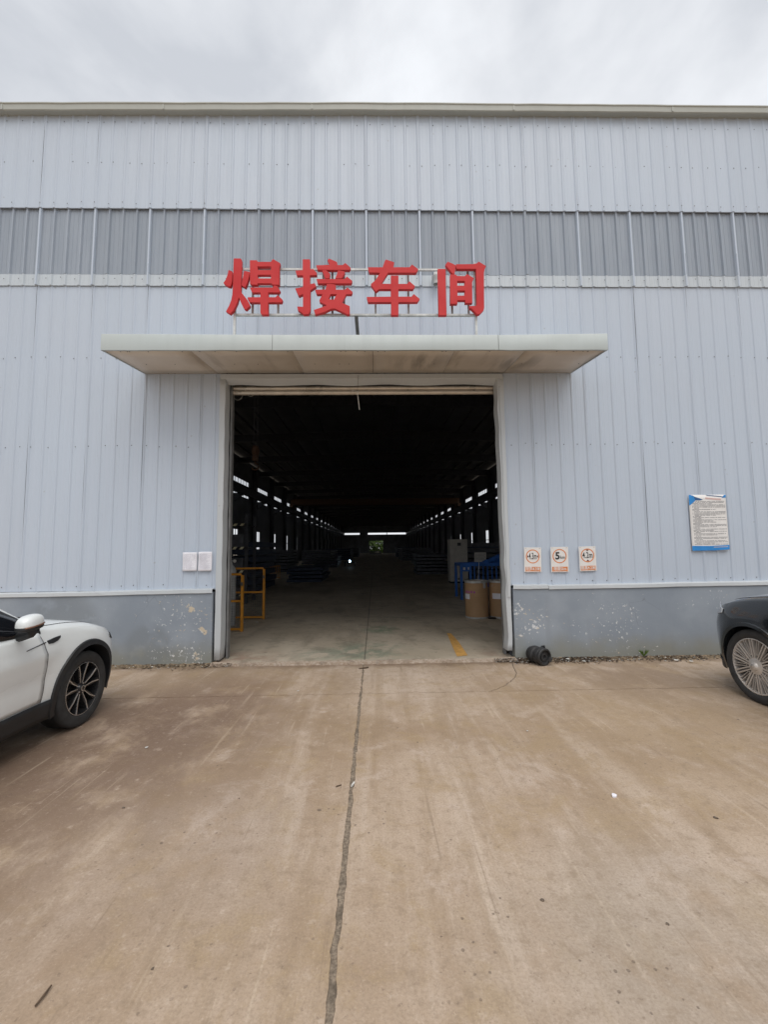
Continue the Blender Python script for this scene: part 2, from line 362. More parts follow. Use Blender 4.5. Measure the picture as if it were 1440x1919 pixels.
def carpaint(name, col, rough=0.28, dirt=1.0):
    n = NT(name); v = n.coord()
    sep = n.t.nodes.new('ShaderNodeSeparateXYZ'); n.put(sep.inputs[0], v)
    dust = n.math('MULTIPLY', n.ramp(sep.outputs[2], 0.25, 0.80, 0.45*dirt, 0.04*dirt), n.ramp(n.noise(v, 4, 5), 0.3, 0.7, 0.4, 1.0))
    c = n.mix(dust, col, (0.36, 0.31, 0.25))
    return n.done(c, n.math('ADD', n.math('MULTIPLY', dust, 0.4), rough), None, 0.0, Coat_Weight=0.6, Coat_Roughness=0.06)
M['carwhite'] = carpaint('white_car_paint', (0.77, 0.80, 0.80), 0.25, 0.55)
M['carblack'] = carpaint('black_car_paint', (0.010, 0.013, 0.017), 0.16, 0.10)
M['glass'] = NT('dark_tinted_glass').done((0.012, 0.014, 0.018), 0.05, None, 0.0)
M['lamp'] = NT('headlight_lens').done((0.55, 0.57, 0.60), 0.08, None, 0.5)
M['amber'] = NT('indicator_lens').done((0.24, 0.13, 0.09), 0.25, None, 0.3)
M['silver'] = plain('machined_alloy', (0.62, 0.62, 0.62), 0.3, 0.85, 0.1)
M['bronze'] = plain('champagne_alloy', (0.60, 0.56, 0.52), 0.42, 0.5, 0.1)
M['rimblack'] = plain('black_alloy', (0.015, 0.015, 0.016), 0.3)
M['disc'] = plain('brake_disc_steel', (0.09, 0.08, 0.075), 0.5, 0.5, 0.2)
def arc_mat():
    n = NT('welding_arc_light'); n.done((0.8, 0.9, 1.0), 0.5, None, 0.0, Emission_Color=(0.6, 0.85, 1.0), Emission_Strength=9.0); return n.m
M['arc'] = arc_mat()
def pane_mat():
    n = NT('frosted_pane'); return n.done((0.85, 0.86, 0.88), 0.3, None, 0.0, Alpha=0.22)
M['pane'] = pane_mat()

# ------------------------------------------------------------------ mesh helpers
class MB:
    def __init__(s): s.v = []; s.f = []; s.mi = []
    def add(s, vs, fs, mi=0):
        k = len(s.v); s.v += [tuple(v) for v in vs]
        s.f += [tuple(i+k for i in f) for f in fs]; s.mi += [mi]*len(fs); return s
    def box(s, x0, x1, y0, y1, z0, z1, mi=0):
        v = [(x0,y0,z0),(x1,y0,z0),(x1,y1,z0),(x0,y1,z0),(x0,y0,z1),(x1,y0,z1),(x1,y1,z1),(x0,y1,z1)]
        return s.add(v, [(0,3,2,1),(4,5,6,7),(0,1,5,4),(1,2,6,5),(2,3,7,6),(3,0,4,7)], mi)
    def bar(s, a, b, w, h=None, mi=0):
        a, b = Vector(a), Vector(b); h = h or w; d = (b-a).normalized()
        u = d.cross(Vector((0, 0, 1))); u = u.normalized() if u.length > 1e-3 else Vector((1, 0, 0))
        t = u.cross(d).normalized()
        vs = [p + u*sx*w/2 + t*sy*h/2 for p in (a, b) for sx, sy in ((-1,-1),(1,-1),(1,1),(-1,1))]
        return s.add(vs, [(3,2,1,0),(4,5,6,7),(0,1,5,4),(1,2,6,5),(2,3,7,6),(3,0,4,7)], mi)
    def tube(s, pts, r, n=8, mi=0, caps=True):
        pts = [Vector(p) for p in pts]; k = len(s.v); rings = []
        for i, p in enumerate(pts):
            d = (pts[min(i+1, len(pts)-1)] - pts[max(i-1, 0)]).normalized()
            u = d.cross(Vector((0, 0, 1))); u = u.normalized() if u.length > 1e-3 else Vector((1, 0, 0))
            t = u.cross(d).normalized(); rr = r[i] if isinstance(r, (list, tuple)) else r
            rings.append([p + (u*math.cos(a) + t*math.sin(a))*rr for a in (2*PI*j/n for j in range(n))])
        vs = [q for g in rings for q in g]; fs = []
        for i in range(len(pts)-1):
            for j in range(n): fs.append((i*n+j, i*n+(j+1) % n, (i+1)*n+(j+1) % n, (i+1)*n+j))
        if caps: fs += [tuple(range(n))[::-1], tuple((len(pts)-1)*n+j for j in range(n))]
        return s.add(vs, fs, mi)
    def lathe(s, prof, n=32, axis='z', c=(0, 0, 0), mi=0, a0=0, a1=2*PI):
        """prof: (radius, along-axis) pairs"""
        full = abs(a1-a0) > 6.28; vs = []; m_ = n if full else n+1
        for r, h in prof:
            for j in range(m_):
                a = a0+(a1-a0)*j/n; p = (r*math.cos(a), r*math.sin(a))
                q = (p[0], p[1], h) if axis == 'z' else ((h, p[0], p[1]) if axis == 'x' else (p[0], h, p[1]))
                vs.append((q[0]+c[0], q[1]+c[1], q[2]+c[2]))
        fs = []
        for i in range(len(prof)-1):
            for j in range(n):
                k = (j+1) % m_ if full else j+1
                fs.append((i*m_+j, i*m_+k, (i+1)*m_+k, (i+1)*m_+j))
        return s.add(vs, fs, mi)
    def grid(s, fn, nu, nv, mi=0):
        vs = [fn(i/nu, j/nv) for i in range(nu+1) for j in range(nv+1)]
        fs = [(i*(nv+1)+j, (i+1)*(nv+1)+j, (i+1)*(nv+1)+j+1, i*(nv+1)+j+1) for i in range(nu) for j in range(nv)]
        return s.add(vs, fs, mi)
    def mesh(s, name, mats, smooth=False, angle=None):
        me = bpy.data.meshes.new(name); me.from_pydata(s.v, [], s.f)
        for m_ in (mats if isinstance(mats, (list, tuple)) else [mats]): me.materials.append(m_)
        me.polygons.foreach_set('material_index', s.mi)
        if smooth or angle:
            me.polygons.foreach_set('use_smooth', [True]*len(me.polygons))
        me.validate(); me.update()
        bm = bmesh.new(); bm.from_mesh(me); bmesh.ops.recalc_face_normals(bm, faces=bm.faces); bm.to_mesh(me); bm.free()
        if angle: me.set_sharp_from_angle(angle=math.radians(angle))
        return me
    def build(s, name, mats, parent=None, smooth=False, angle=None, **props):
        return link(name, s.mesh(name, mats, smooth, angle), parent, **props)
def up(me):
    if sum(p.normal.z*p.area for p in me.polygons if abs(p.normal.z) > .7) < 0: me.flip_normals()
def link(name, data, parent=None, **props):
    o = bpy.data.objects.new(name, data); COL.objects.link(o)
    if parent: o.parent = parent
    for k, v in props.items(): o[k] = v
    return o
def thing(name, label, cat, loc=(0, 0, 0), rz=0.0, group=None):
    o = bpy.data.objects.new(name, None); COL.objects.link(o); o.empty_display_size = 0.2
    o.location = loc; o.rotation_euler = (0, 0, rz); o['label'] = label; o['category'] = cat
    if group: o['group'] = group
    return o
def single(o, label, cat, group=None):
    o['label'] = label; o['category'] = cat
    if group: o['group'] = group
    return o
def bevel(o, wdt=0.006, seg=2):
    md = o.modifiers.new('bevel', 'BEVEL'); md.width = wdt; md.segments = seg; md.limit_method = 'ANGLE'; md.angle_limit = 0.6
    return o
def shape2d(name, polys, depth, mat, parent, to3d, bev=0.0, **props):
    """flat outlines (holes allowed) filled and thickened; to3d maps (x,y,z) of the plane to the parent's space"""
    cu = bpy.data.curves.new(name, 'CURVE'); cu.dimensions = '2D'; cu.fill_mode = 'BOTH'; cu.extrude = depth/2
    if bev: cu.bevel_depth = bev; cu.bevel_resolution = 1; cu.offset = -bev
    for p in polys:
        sp = cu.splines.new('POLY'); sp.points.add(len(p)-1)
        for q, (x, y) in zip(sp.points, p): q.co = (x, y, 0, 1)
        sp.use_cyclic_u = True
    tmp = bpy.data.objects.new('tmp', cu); COL.objects.link(tmp)
    dg = bpy.context.evaluated_depsgraph_get(); me = bpy.data.meshes.new_from_object(tmp.evaluated_get(dg))
    bpy.data.objects.remove(tmp); bpy.data.curves.remove(cu)
    me.name = name
    for v in me.vertices: v.co = to3d(v.co)
    me.materials.clear(); me.materials.append(mat)
    bm = bmesh.new(); bm.from_mesh(me); bmesh.ops.remove_doubles(bm, verts=bm.verts, dist=1e-5)
    bmesh.ops.recalc_face_normals(bm, faces=bm.faces); bm.to_mesh(me); bm.free()
    return link(name, me, parent, **props)
def text(name, body, size, mat, parent, loc, xscale=1.0, weight=0.0, align='CENTER', depth=0.0006):
    cu = bpy.data.curves.new(name, 'FONT'); cu.body = body; cu.size = size; cu.align_x = align; cu.align_y = 'CENTER'
    cu.extrude = depth; cu.offset = weight; cu.resolution_u = 3
    tmp = bpy.data.objects.new('tmp', cu); COL.objects.link(tmp)
    dg = bpy.context.evaluated_depsgraph_get(); me = bpy.data.meshes.new_from_object(tmp.evaluated_get(dg))
    bpy.data.objects.remove(tmp); me.name = name
    for v in me.vertices: v.co = (v.co.x*xscale + loc[0], -v.co.z + loc[1], v.co.y + loc[2])
    me.materials.clear(); me.materials.append(mat)
    return link(name, me, parent)

# ================================================================== THE GROUND
g = MB(); g.box(-400, 400, -400, 400, -0.40, -0.15)
g.build('ground', M['earth'], kind='structure')
yard_root = bpy.data.objects.new('concrete_yard', None); COL.objects.link(yard_root); yard_root['kind'] = 'structure'
def wob(a, b, n, amp, seed):
    """a rough edge from a to b"""
    r = random.Random(seed); a, b = Vector(a), Vector(b); d = (b-a); nrm = Vector((-d.y, d.x)).normalized(); pts = []; k = 0.0
    for i in range(n):
        k = k*0.6 + r.uniform(-amp, amp)
        if r.random() < 0.05: k += r.choice((-1, 1))*amp*1.8
        pts.append(a + d*(i/n) + nrm*k)
    return pts
JX, JW = -0.18, 0.0165
EDGE_Y = -0.135
curve_pts = [Vector((2.00, -0.135)), Vector((1.915, -0.55)), Vector((1.87, -0.74)), Vector((1.794, -0.90)), Vector((1.70, -1.03)), Vector((1.60, -1.17)), Vector((1.46, -1.31)), Vector((1.32, -1.415))]
def slab(edges, z=0.0, name='concrete_slab'):
    pts = [p for e_ in edges for p in e_]
    cu = [(p.x, p.y) for p in pts]
    n_ = len(cu)
    rv, re_, rf, _, _, _ = geometry.delaunay_2d_cdt([Vector(p) for p in cu], [(i, (i+1) % n_) for i in range(n_)], [], 1, 1e-6)
    b = MB(); b.add([(p[0], p[1], z) for p in rv], [tuple(f) for f in rf])
    b.add([(x, y, z) for x, y in cu]+[(x, y, z-0.14) for x, y in cu], [(i, n_+i, n_+(i+1) % n_, (i+1) % n_) for i in range(n_)])
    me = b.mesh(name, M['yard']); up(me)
    return link(name, me, yard_root)
V2 = lambda x, y: Vector((x, y))
TY = -1.40; tg = 0.0065
XL, XR = -6.6, 6.3
slab([wob(V2(XL+JW, -9), V2(JX-JW, -9), 4, .002, 1), wob(V2(JX-JW, -9), V2(JX-JW, TY-tg), 260, .0045, 2), wob(V2(JX-JW, TY-tg), V2(XL+JW, TY-tg), 200, .0025, 3), wob(V2(XL+JW, TY-tg), V2(XL+JW, -9), 20, .003, 4)])
slab([wob(V2(JX+JW, -9), V2(XR-JW, -9), 4, .002, 5), wob(V2(XR-JW, -9), V2(XR-JW, TY-tg), 20, .003, 6), wob(V2(XR-JW, TY-tg), V2(JX+JW, TY-tg), 200, .0025, 7), wob(V2(JX+JW, TY-tg), V2(JX+JW, -9), 260, .0045, 8)])
slab([wob(V2(XL+JW, TY+tg), V2(JX-JW*.7, TY+tg), 200, .0025, 9), wob(V2(JX-JW*.7, TY+tg), V2(JX-JW*.7, EDGE_Y), 60, .005, 10), wob(V2(JX-JW*.7, EDGE_Y), V2(XL+JW, EDGE_Y), 120, .008, 11), [V2(XL+JW, EDGE_Y)]])
def off(pts, d):
    res = []
    for i, p in enumerate(pts):
        t = pts[min(i+1, len(pts)-1)] - pts[max(i-1, 0)]; res.append(p + Vector((-t.y, t.x)).normalized()*d)
    return res
fine = []
for a, b in zip(curve_pts[:-1], curve_pts[1:]): fine += [a.lerp(b, t/6) + Vector((random.uniform(-.006, .006), random.uniform(-.006, .006))) for t in range(6)]
fine.append(curve_pts[-1])
slab([wob(V2(JX+JW*.7, TY+tg), V2(1.30, TY+tg), 90, .0025, 12), off(fine, 0.007*-1)[::-1], wob(V2(1.99, EDGE_Y), V2(JX+JW*.7, EDGE_Y), 80, .008, 13), wob(V2(JX+JW*.7, EDGE_Y), V2(JX+JW*.7, TY+tg), 60, .005, 14)])
slab([wob(V2(1.345, TY+tg), V2(XR-JW, TY+tg), 90, .0025, 15), [V2(XR-JW, TY+tg), V2(XR-JW, EDGE_Y)], wob(V2(XR-JW, EDGE_Y), V2(2.02, EDGE_Y), 80, .008, 16), off(fine, 0.007)])
for x0, x1 in ((XL-6.4, XL-JW), (XR+JW, XR+6.4)):
    slab([[V2(x0, -9), V2(x1, -9), V2(x1, EDGE_Y), V2(x0, EDGE_Y)]])
for x0, x1 in ((XL-6.4, XL-JW), (XL+JW, JX-JW), (JX+JW, XR-JW), (XR+JW, XR+6.4)):
    slab([[V2(x0, -20), V2(x1, -20), V2(x1, -9.02), V2(x0, -9.02)]])
jf = MB(); jf.grid(lambda a, b: (-14+28*a, -20.2+20.6*b, -0.0055+0.0015*math.sin(a*900)*math.sin(b*700)), 4, 4)
up(jf.build('joint_fill', M['grit'], yard_root).data)
# rough dirt strip along the foot of the wall, and loose stones in it
def strip(x0, x1, seed, name='dirt_strip'):
    r = random.Random(seed); b = MB(); n_ = int((x1-x0)*26)
    edge = [r.uniform(-.025, .03) for _ in range(n_+1)]
    def fn(u, v):
        i = int(round(u*n_)); x = x0+(x1-x0)*u
        y = -0.02-(0.145+edge[i])*v
        z = 0.045*(1-v)**1.3 + 0.006*math.sin(x*37)*(1-v) + (r.uniform(-.006, .007) if 0 < v < 1 else 0) - (0.02 if v == 1 else 0)
        return (x, y, z)
    b.grid(fn, n_, 6)
    o = b.build(name, M['dirt'], yard_root, smooth=True); up(o.data); return o
strip(-13, -2.36, 1); strip(2.02, 13, 2)

# hall floor with its broken front edge
r = random.Random(5)
fe = [(-2.42 + 4.5*i/90, -0.125 + r.uniform(-.012, .012) - (0.02 if r.random() < .1 else 0)) for i in range(91)]
b = MB()
b.add([(x, y, 0.035) for x, y in fe] + [(x, y-0.012, -0.10) for x, y in fe], [(i, i+1, 91+i+1, 91+i) for i in range(90)])
b.add([(x, y, 0.035) for x, y in fe] + [(x, -0.055+0.018*math.sin(i*1.7)+0.01*math.sin(i*.37), 0.042) for i, (x, y) in enumerate(fe)], [(i, 91+i, 91+i+1, i+1) for i in range(90)])
b.build('threshold', M['sill'], yard_root)
fl = MB(); fl.grid(lambda a, c: (-10.1+20.4*a, 0.11+124.8*c**2, 0.036), 20, 40); fl.add([(-2.41, -0.11, 0.036), (2.06, -0.11, 0.036), (2.06, 0.11, 0.036), (-2.41, 0.11, 0.036)], [(0, 1, 2, 3)])
up(fl.build('floor', M['floor'], kind='structure').data)
# a few individual concrete crumbs lying in the joint are part of the grit

# ================================================================== THE WORKSHOP
hall = thing('workshop_building', 'long grey corrugated metal workshop hall with a wide open roller door', 'building')
SEAM0, PW = -2.692, 0.8665
DL, DR, DTOP = -2.372, 2.035, 4.375        # hole in the cladding for the door
def profile(x0, x1, seam):
    """(x, y) outline of ribbed sheet between x0 and x1; ribs start at seam"""
    pts = []
    pitch = PW/4
    def h(x):
        u = ((x-seam)/pitch) % 1.0; d = min(u, 1-u)*pitch
        k = int(round((x-seam)/pitch)) % 4
        top, base, hh = (0.014, 0.032, 0.017) if k == 0 else (0.010, 0.024, 0.012)
        if d < top: return -hh
        if d < base: return -hh*(base-d)/(base-top)
        u2 = abs(u-0.5)*pitch                                   # two shallow stiffening grooves per pan
        if abs(u2-0.036) < 0.005: return -0.0015
        return 0.0
    ks = []
    i0 = int(math.floor((x0-seam)/pitch))-1; i1 = int(math.ceil((x1-seam)/pitch))+1
    for i in range(i0, i1+1):
        c = seam + i*pitch; big = (i % 4 == 0)
        t, bs = (0.014, 0.032) if big else (0.010, 0.024)
        ks += [c-bs, c-t+1e-4, c+t-1e-4, c+bs]
        for q in (-0.036, 0.036):
            m_ = c+pitch/2+q; ks += [m_-0.0065, m_-0.0035, m_+0.0035, m_+0.0065]
    ks = sorted([x for x in ks if x0 < x < x1] + [x0, x1])
    return [(x, h(min(max(x, x0+1e-5), x1-1e-5))) for x in ks]
def sheet(name, x0, x1, z0, z1, mat, seam, y=0.0, tilt=0.0, lip=True, parent=hall, wav=0.0, amp=1.0):
    p = [(x, d*amp) for x, d in profile(x0, x1, seam)]; b = MB(); nz_ = max(1, int((z1-z0)/0.45)) if wav else 1; n_ = len(p)
    rr = random.Random(int(x0*1000+z0*77)); ph = rr.uniform(0, 6)
    vs = []
    for j in range(nz_+1):
        t = j/nz_; z = z0+(z1-z0)*t
        for x, d in p: vs.append((x, y+d-tilt*(1-t) + wav*math.sin(z*2.1+ph+x*3), z))
    fs = [(j*n_+i, j*n_+i+1, (j+1)*n_+i+1, (j+1)*n_+i) for j in range(nz_) for i in range(n_-1)]
    b.add(vs, fs)
    if lip:                                                      # sheet edge turned back so the lap shows a thickness
        k = len(vs); b.add([(x, y+d-tilt, z0) for x, d in p] + [(x, y+0.004, z0-0.001) for x, d in p], [(i, n_+i, n_+i+1, i+1) for i in range(n_-1)])
    return b.build(name, mat, parent)
WX0, WX1 = -10.2, 10.4
def eave_at(x): return 0.0137*x if x < 0 else 0.0035*x
ks = range(int((WX0-SEAM0)//PW), int((WX1-SEAM0)//PW)+1)
for k in ks:
    a = max(WX0, SEAM0+k*PW); c = min(WX1, SEAM0+(k+1)*PW)
    if c-a < 0.05: continue
    g_ = 0.0015
    up = sheet('cladding_panel', a, c-g_, 7.16, 8.90+eave_at(a), M['clad'], SEAM0, y=-0.034, tilt=0.012 + random.uniform(-.003, .004), wav=0.0025)
    st = sheet('translucent_panel', a, c-g_, 6.062, 7.23, M['frp'], SEAM0, y=-0.004, tilt=0.012 + random.uniform(-.003, .004), lip=False, amp=2.4)
    sheet('sheet_foot', a, c-g_, 5.875, 6.062, M['frplap'], SEAM0, y=-0.016, tilt=0.003 + random.uniform(-.002, .003), amp=1.8)
    cs = MB(); cs.add([(a-.018, -.030, 5.872), (a-.012, -.060, 5.872), (a+.012, -.060, 5.872), (a+.018, -.030, 5.872), (a-.018, -.018, 7.158), (a-.012, -.050, 7.158), (a+.012, -.050, 7.158), (a+.018, -.018, 7.158)], [(0, 1, 5, 4), (1, 2, 6, 5), (2, 3, 7, 6)])
    if k % 5 != 1: cs.build('seam_cover', M['clad'], hall)
    # lower course, cut round the doorway
    for x0, x1, z0 in ((a, min(c, DL), 1.10), (max(a, DL), min(c, DR), DTOP), (max(a, DR), c, 1.10)):
        if x1-x0 > 0.02: sheet('cladding_panel', x0, x1-g_, z0, 6.07, M['clad'], SEAM0, y=random.uniform(-.002, .002), wav=0.003, lip=(z0 < 2))
# cream lap stiffener strip visible through the translucent sheets' foot is the lower course itself
# screws: rows of small heads
sc = MB(); r = random.Random(9)
def screw(x, y, z):
    n_ = 6; rr = 0.0085
    sc.add([(x+rr*math.cos(2*PI*i/n_), y, z+rr*math.sin(2*PI*i/n_)) for i in range(n_)] + [(x, y-0.006, z)], [(i, (i+1) % n_, n_) for i in range(n_)])
pitch = PW/4
x = SEAM0-34*pitch
while x < 9.6:
    for z, yy, dx in ((8.66, -0.036, .055), (7.95, -0.040, .055), (7.235, -0.066, 0.0), (5.985, -0.036, -0.06), (4.70, -0.003, -0.05), (3.29, -0.003, .06), (1.165, -0.003, -.045)):
        px = x + dx + r.uniform(-.03, .03)*(0.25 if dx == 0 else 1)
        if z < 4.4 and DL-.06 < px < DR+.06: continue
        if r.random() < (0.25 if z in (7.95, 1.165) else 0.08): continue
        screw(px, yy-0.003, z + r.uniform(-.018, .018))
    x += pitch
sc.build('screw_heads', M['darksteel'], hall, kind='stuff')
# gutter along the eave, in lengths with joint sleeves
def eave(x): return 0.0137*x if x < 0 else 0.0035*x
gx = [-10.3, -5.9, -3.35, -0.96, 2.35, 5.0, 10.5]
for i, (a, c) in enumerate(zip(gx[:-1], gx[1:])):
    b = MB(); dz = random.uniform(-.008, .008); sag = [random.uniform(-.006, .006) for _ in range(9)]
    prof = [(-0.030, 8.832), (-0.135, 8.815), (-0.150, 8.822), (-0.158, 8.905), (-0.170, 8.912), (-0.170, 8.928), (-0.150, 8.930), (-0.02, 8.935), (0.30, 8.95)]
    n_ = 8
    vs = [(a+(c-a)*j/n_, y, z+dz*.5+sag[j]*.7+eave(a+(c-a)*j/n_)) for j in range(n_+1) for y, z in prof]; k = len(prof)
    b.add(vs, [(j*k+q, j*k+q+1, (j+1)*k+q+1, (j+1)*k+q) for j in range(n_) for q in range(k-1)])
    gt = b.build('gutter', M['gutter'], hall)
    s_ = MB(); s_.box(c-0.012, c+0.012, -0.162, -0.02, 8.82+eave(c), 8.912+eave(c)); s_.build('sleeve', M['gutter'], gt)
# plinth walls and the drip flashing over them
for (x0, x1) in ((WX0, -2.425), (2.085, WX1)):
    b = MB(); n_ = 60; rr = random.Random(int(x0))
    inner = x1 if x0 < 0 else x0
    b.box(x0, x1, -0.055, 0.10, -0.05, 1.062)
    bevel(b.build('plinth_wall', M['plinth'], hall), 0.008, 2)
for (x0, x1, zz0, zz1) in ((WX0, -5.0, 1.035, 1.06), (-5.0, -2.425, 1.06, 1.085), (2.085, 2.62, 1.083, 1.083), (2.625, 6.6, 1.072, 1.10), (6.6, WX1, 1.10, 1.11)):
    b = MB()
    vs = []
    n_ = 12; rr = random.Random(int(x0*10)+3)
    for j in range(n_+1):
        t = j/n_; x = x0+(x1-x0)*t; z = zz0+(zz1-zz0)*t + rr.uniform(-.003, .003)
        vs += [(x, 0.0, z+0.034), (x, -0.062, z+0.024), (x, -0.074+rr.uniform(-.003, .003), z+0.018), (x, -0.078, z-0.030), (x, -0.066, z-0.036)]
    b.add(vs, [(j*5+q, j*5+q+1, (j+1)*5+q+1, (j+1)*5+q) for j in range(n_) for q in range(4)])
    b.build('drip_flashing', M['trim'], hall)

# door casing: folded sheet, dented on the right
def casing(side, rows, name, label=None):
    """rows: (z, outer x, inner x, front y)"""
    b = MB(); vs = []
    for z, xo, xi, yf in rows:
        vs += [(xo, 0.05, z), (xo, yf+0.006, z), (xo-side*0.006, yf, z), (xi+side*0.006, yf, z), (xi, yf+0.006, z), (xi-side*0.006, 0.15, z), (xi-side*0.006, 0.16, z)]
    k = 7; fs = [(j*k+q, j*k+q+1, (j+1)*k+q+1, (j+1)*k+q) for j in range(len(rows)-1) for q in range(k-1)]
    b.add(vs, fs)
    o = b.build(name, M['trim'], hall, angle=12)
    md = o.modifiers.new('thick', 'SOLIDIFY'); md.thickness = 0.003
    if label: o['label'] = label
    return o
rr = random.Random(3)
rowsL = [(0.075 + 4.30*j/24, -2.395+rr.uniform(-.003, .003), -2.305+rr.uniform(-.004, .004), -0.036+rr.uniform(-.003, .003)) for j in range(25)]
rowsL[0] = (0.065, -2.40, -2.318, -0.032)
casing(-1, rowsL, 'door_casing')
def rx(z):
    d = 0.0
    d += -0.022*math.exp(-((z-3.85)/0.13)**2) + 0.022*math.exp(-((z-3.55)/0.2)**2)
    d += -0.030*math.exp(-((z-1.45)/0.10)**2) + 0.025*math.exp(-((z-1.15)/0.12)**2) + 0.012*math.sin(z*5.0)
    d *= 0.55
    if z < 0.30: d -= (0.30-z)*0.16
    return d
rowsR = [(0.14 + 4.235*j/44, 2.058+rx(z_)*0.35, 1.948+0.045*(4.3-z_)/4.3+rx(z_), -0.036+0.6*abs(rx(z_))*-0.5) for j in range(45) for z_ in [0.14+4.235*j/44]]
casing(1, rowsR, 'door_casing', 'dented right door casing flared at its foot')
ov = MB(); n_ = 20
vs = []
for j in range(n_+1):
    z = 0.93+3.3*j/n_; q = rx(z)*0.5
    q0 = .03*(4.3-z)/4.3; vs += [(1.978+q0+q, -0.046, z), (1.983+q0+q, -0.052, z), (2.048+q, -0.052, z), (2.054+q, -0.03, z)]
ov.add(vs, [(j*4+q, j*4+q+1, (j+1)*4+q+1, (j+1)*4+q) for j in range(n_) for q in range(3)])
o = ov.build('cover_strip', M['trim'], hall); o.modifiers.new('thick', 'SOLIDIFY').thickness = 0.003
# header over the opening
b = MB(); n_ = 30; vs = []; rr = random.Random(4)
for j in range(n_+1):
    x = -2.385+4.43*j/n_; sag = 0.010*math.sin(j*0.8)+rr.uniform(-.003, .003)
    vs += [(x, 0.0, 4.42), (x, -0.040, 4.418), (x, -0.042, 4.345), (x, -0.034, 4.338), (x, 0.09, 4.295+sag*.6), (x, 0.10, 4.289+sag)]
b.add(vs, [(j*6+q, j*6+q+1, (j+1)*6+q+1, (j+1)*6+q) for j in range(n_) for q in range(5)])
b.build('door_header', M['trim'], hall, angle=30)
# rolled-up shutter: the last two slats show under the header, the rest sits on its drum
sh = bpy.data.objects.new('roller_shutter', None); COL.objects.link(sh); sh.parent = hall
for z in (4.285, 4.212):
    b = MB(); b.lathe([(0.0, -2.26), (0.036, -2.26), (0.036, 1.985), (0.0, 1.985)], 14, 'x', (0, 0.22, z))
    b.build('slat', M['shutter'], sh, angle=40)
b = MB(); b.lathe([(0.0, -2.2), (0.22, -2.2), (0.22, 1.9), (0.0, 1.9)], 20, 'x', (0, 0.48, 4.62)); b.build('shutter_drum', M['frame'], sh, angle=40)
b = MB(); b.box(-2.29, -2.262, 0.17, 0.27, 0.04, 4.5); b.build('guide_rail', M['rail'], sh); b = MB(); b.box(1.99, 2.02, 0.17, 0.27, 0.04, 4.5); b.build('guide_rail', M['rail'], sh)

# canopy
can = bpy.data.objects.new('canopy', None); COL.objects.link(can); can.parent = hall
CX0, CX1, CY = -3.569, 3.162, -1.07
sx = [CX0+0.004, -2.42, -1.08, 0.0-0.005, 1.10, 2.06, CX1-0.004]
def soff(y): return 4.318 + (4.437-4.318)*(y-CY)/(-CY)
for a, c in zip(sx[:-1], sx[1:]):
    b = MB(); rr = random.Random(int(a*100)); wz = [rr.uniform(-.007, .004) for _ in range(9)]
    def fn(u, v):
        y = CY+0.01+(-CY-0.015)*v
        return (a+0.002+(c-a-0.004)*u, y, soff(y)+wz[int(round(u*4))]*0.7*math.sin(PI*v)+wz[4+int(round(v*4))]*0.5*math.sin(PI*u))
    b.grid(fn, 4, 4)
    o = b.build('soffit_panel', M['soffit'], can, smooth=True)
    sm = o.modifiers.new('thick', 'SOLIDIFY'); sm.thickness = 0.004; sm.offset = 1
    q = MB(); q.bar((c-0.0015, CY+0.02, soff(CY+.02)+0.008), (c-0.0015, -0.01, soff(-.01)+0.008), 0.012, 0.006)
    if c < CX1-0.1: q.build('soffit_joint', M['darksteel'], o)
rr = random.Random(12); sd_ = MB()
for i in range(46):
    x = rr.uniform(CX0+.1, CX1-.1); y = rr.choice((CY+0.05, -0.05, CY+0.05, -0.5)); z = soff(y)-0.006
    sd_.add([(x-.007, y-.007, z), (x+.007, y-.007, z), (x+.007, y+.007, z), (x-.007, y+.007, z), (x, y, z-.006)], [(0, 1, 4), (1, 2, 4), (2, 3, 4), (3, 0, 4)])
sd_.build('soffit_screws', M['darksteel'], can, kind='stuff')
fx = [CX0, -1.33, 1.68, CX1]
zt = [(4.535, 4.522), (4.522, 4.522), (4.520, 4.540)]
for i, (a, c) in enumerate(zip(fx[:-1], fx[1:])):
    b = MB(); z0a, z1a = zt[i]; n_ = 10; vs = []; rr = random.Random(i+20)
    for j in range(n_+1):
        t = j/n_; x = a+(c-a-0.004)*t; zt_ = z0a+(z1a-z0a)*t; zb = 4.312+rr.uniform(-.003, .003)
        wv = rr.uniform(-.003, .003)
        vs += [(x, CY+0.03, zb+0.004), (x, CY-0.006, zb), (x, CY-0.010+wv, zb+0.03), (x, CY-0.010+wv, zt_-0.01), (x, CY-0.004, zt_), (x, CY+0.02, zt_+0.002)]
    b.add(vs, [(j*6+q, j*6+q+1, (j+1)*6+q+1, (j+1)*6+q) for j in range(n_) for q in range(5)])
    b.build('fascia_panel', M['fascia'], can, angle=40)
for x, s_ in ((CX0, -1), (CX1, 1)):
    b = MB(); b.add([(x, CY-0.004, 4.312), (x, -0.034, 4.43), (x, -0.034, 4.66), (x, CY-0.004, 4.535), (x-s_*.025, CY, 4.312), (x-s_*.025, -0.034, 4.43)], [(0, 1, 2, 3), (0, 4, 5, 1)])
    b.build('side_fascia', M['fascia'], can)
b = MB(); b.add([(CX0+.002, CY, 4.523), (CX1-.002, CY, 4.523), (CX1-.002, -0.034, 4.648), (CX0+.002, -0.034, 4.648)], [(0, 1, 2, 3)]); b.build('canopy_roof', M['fascia'], can)

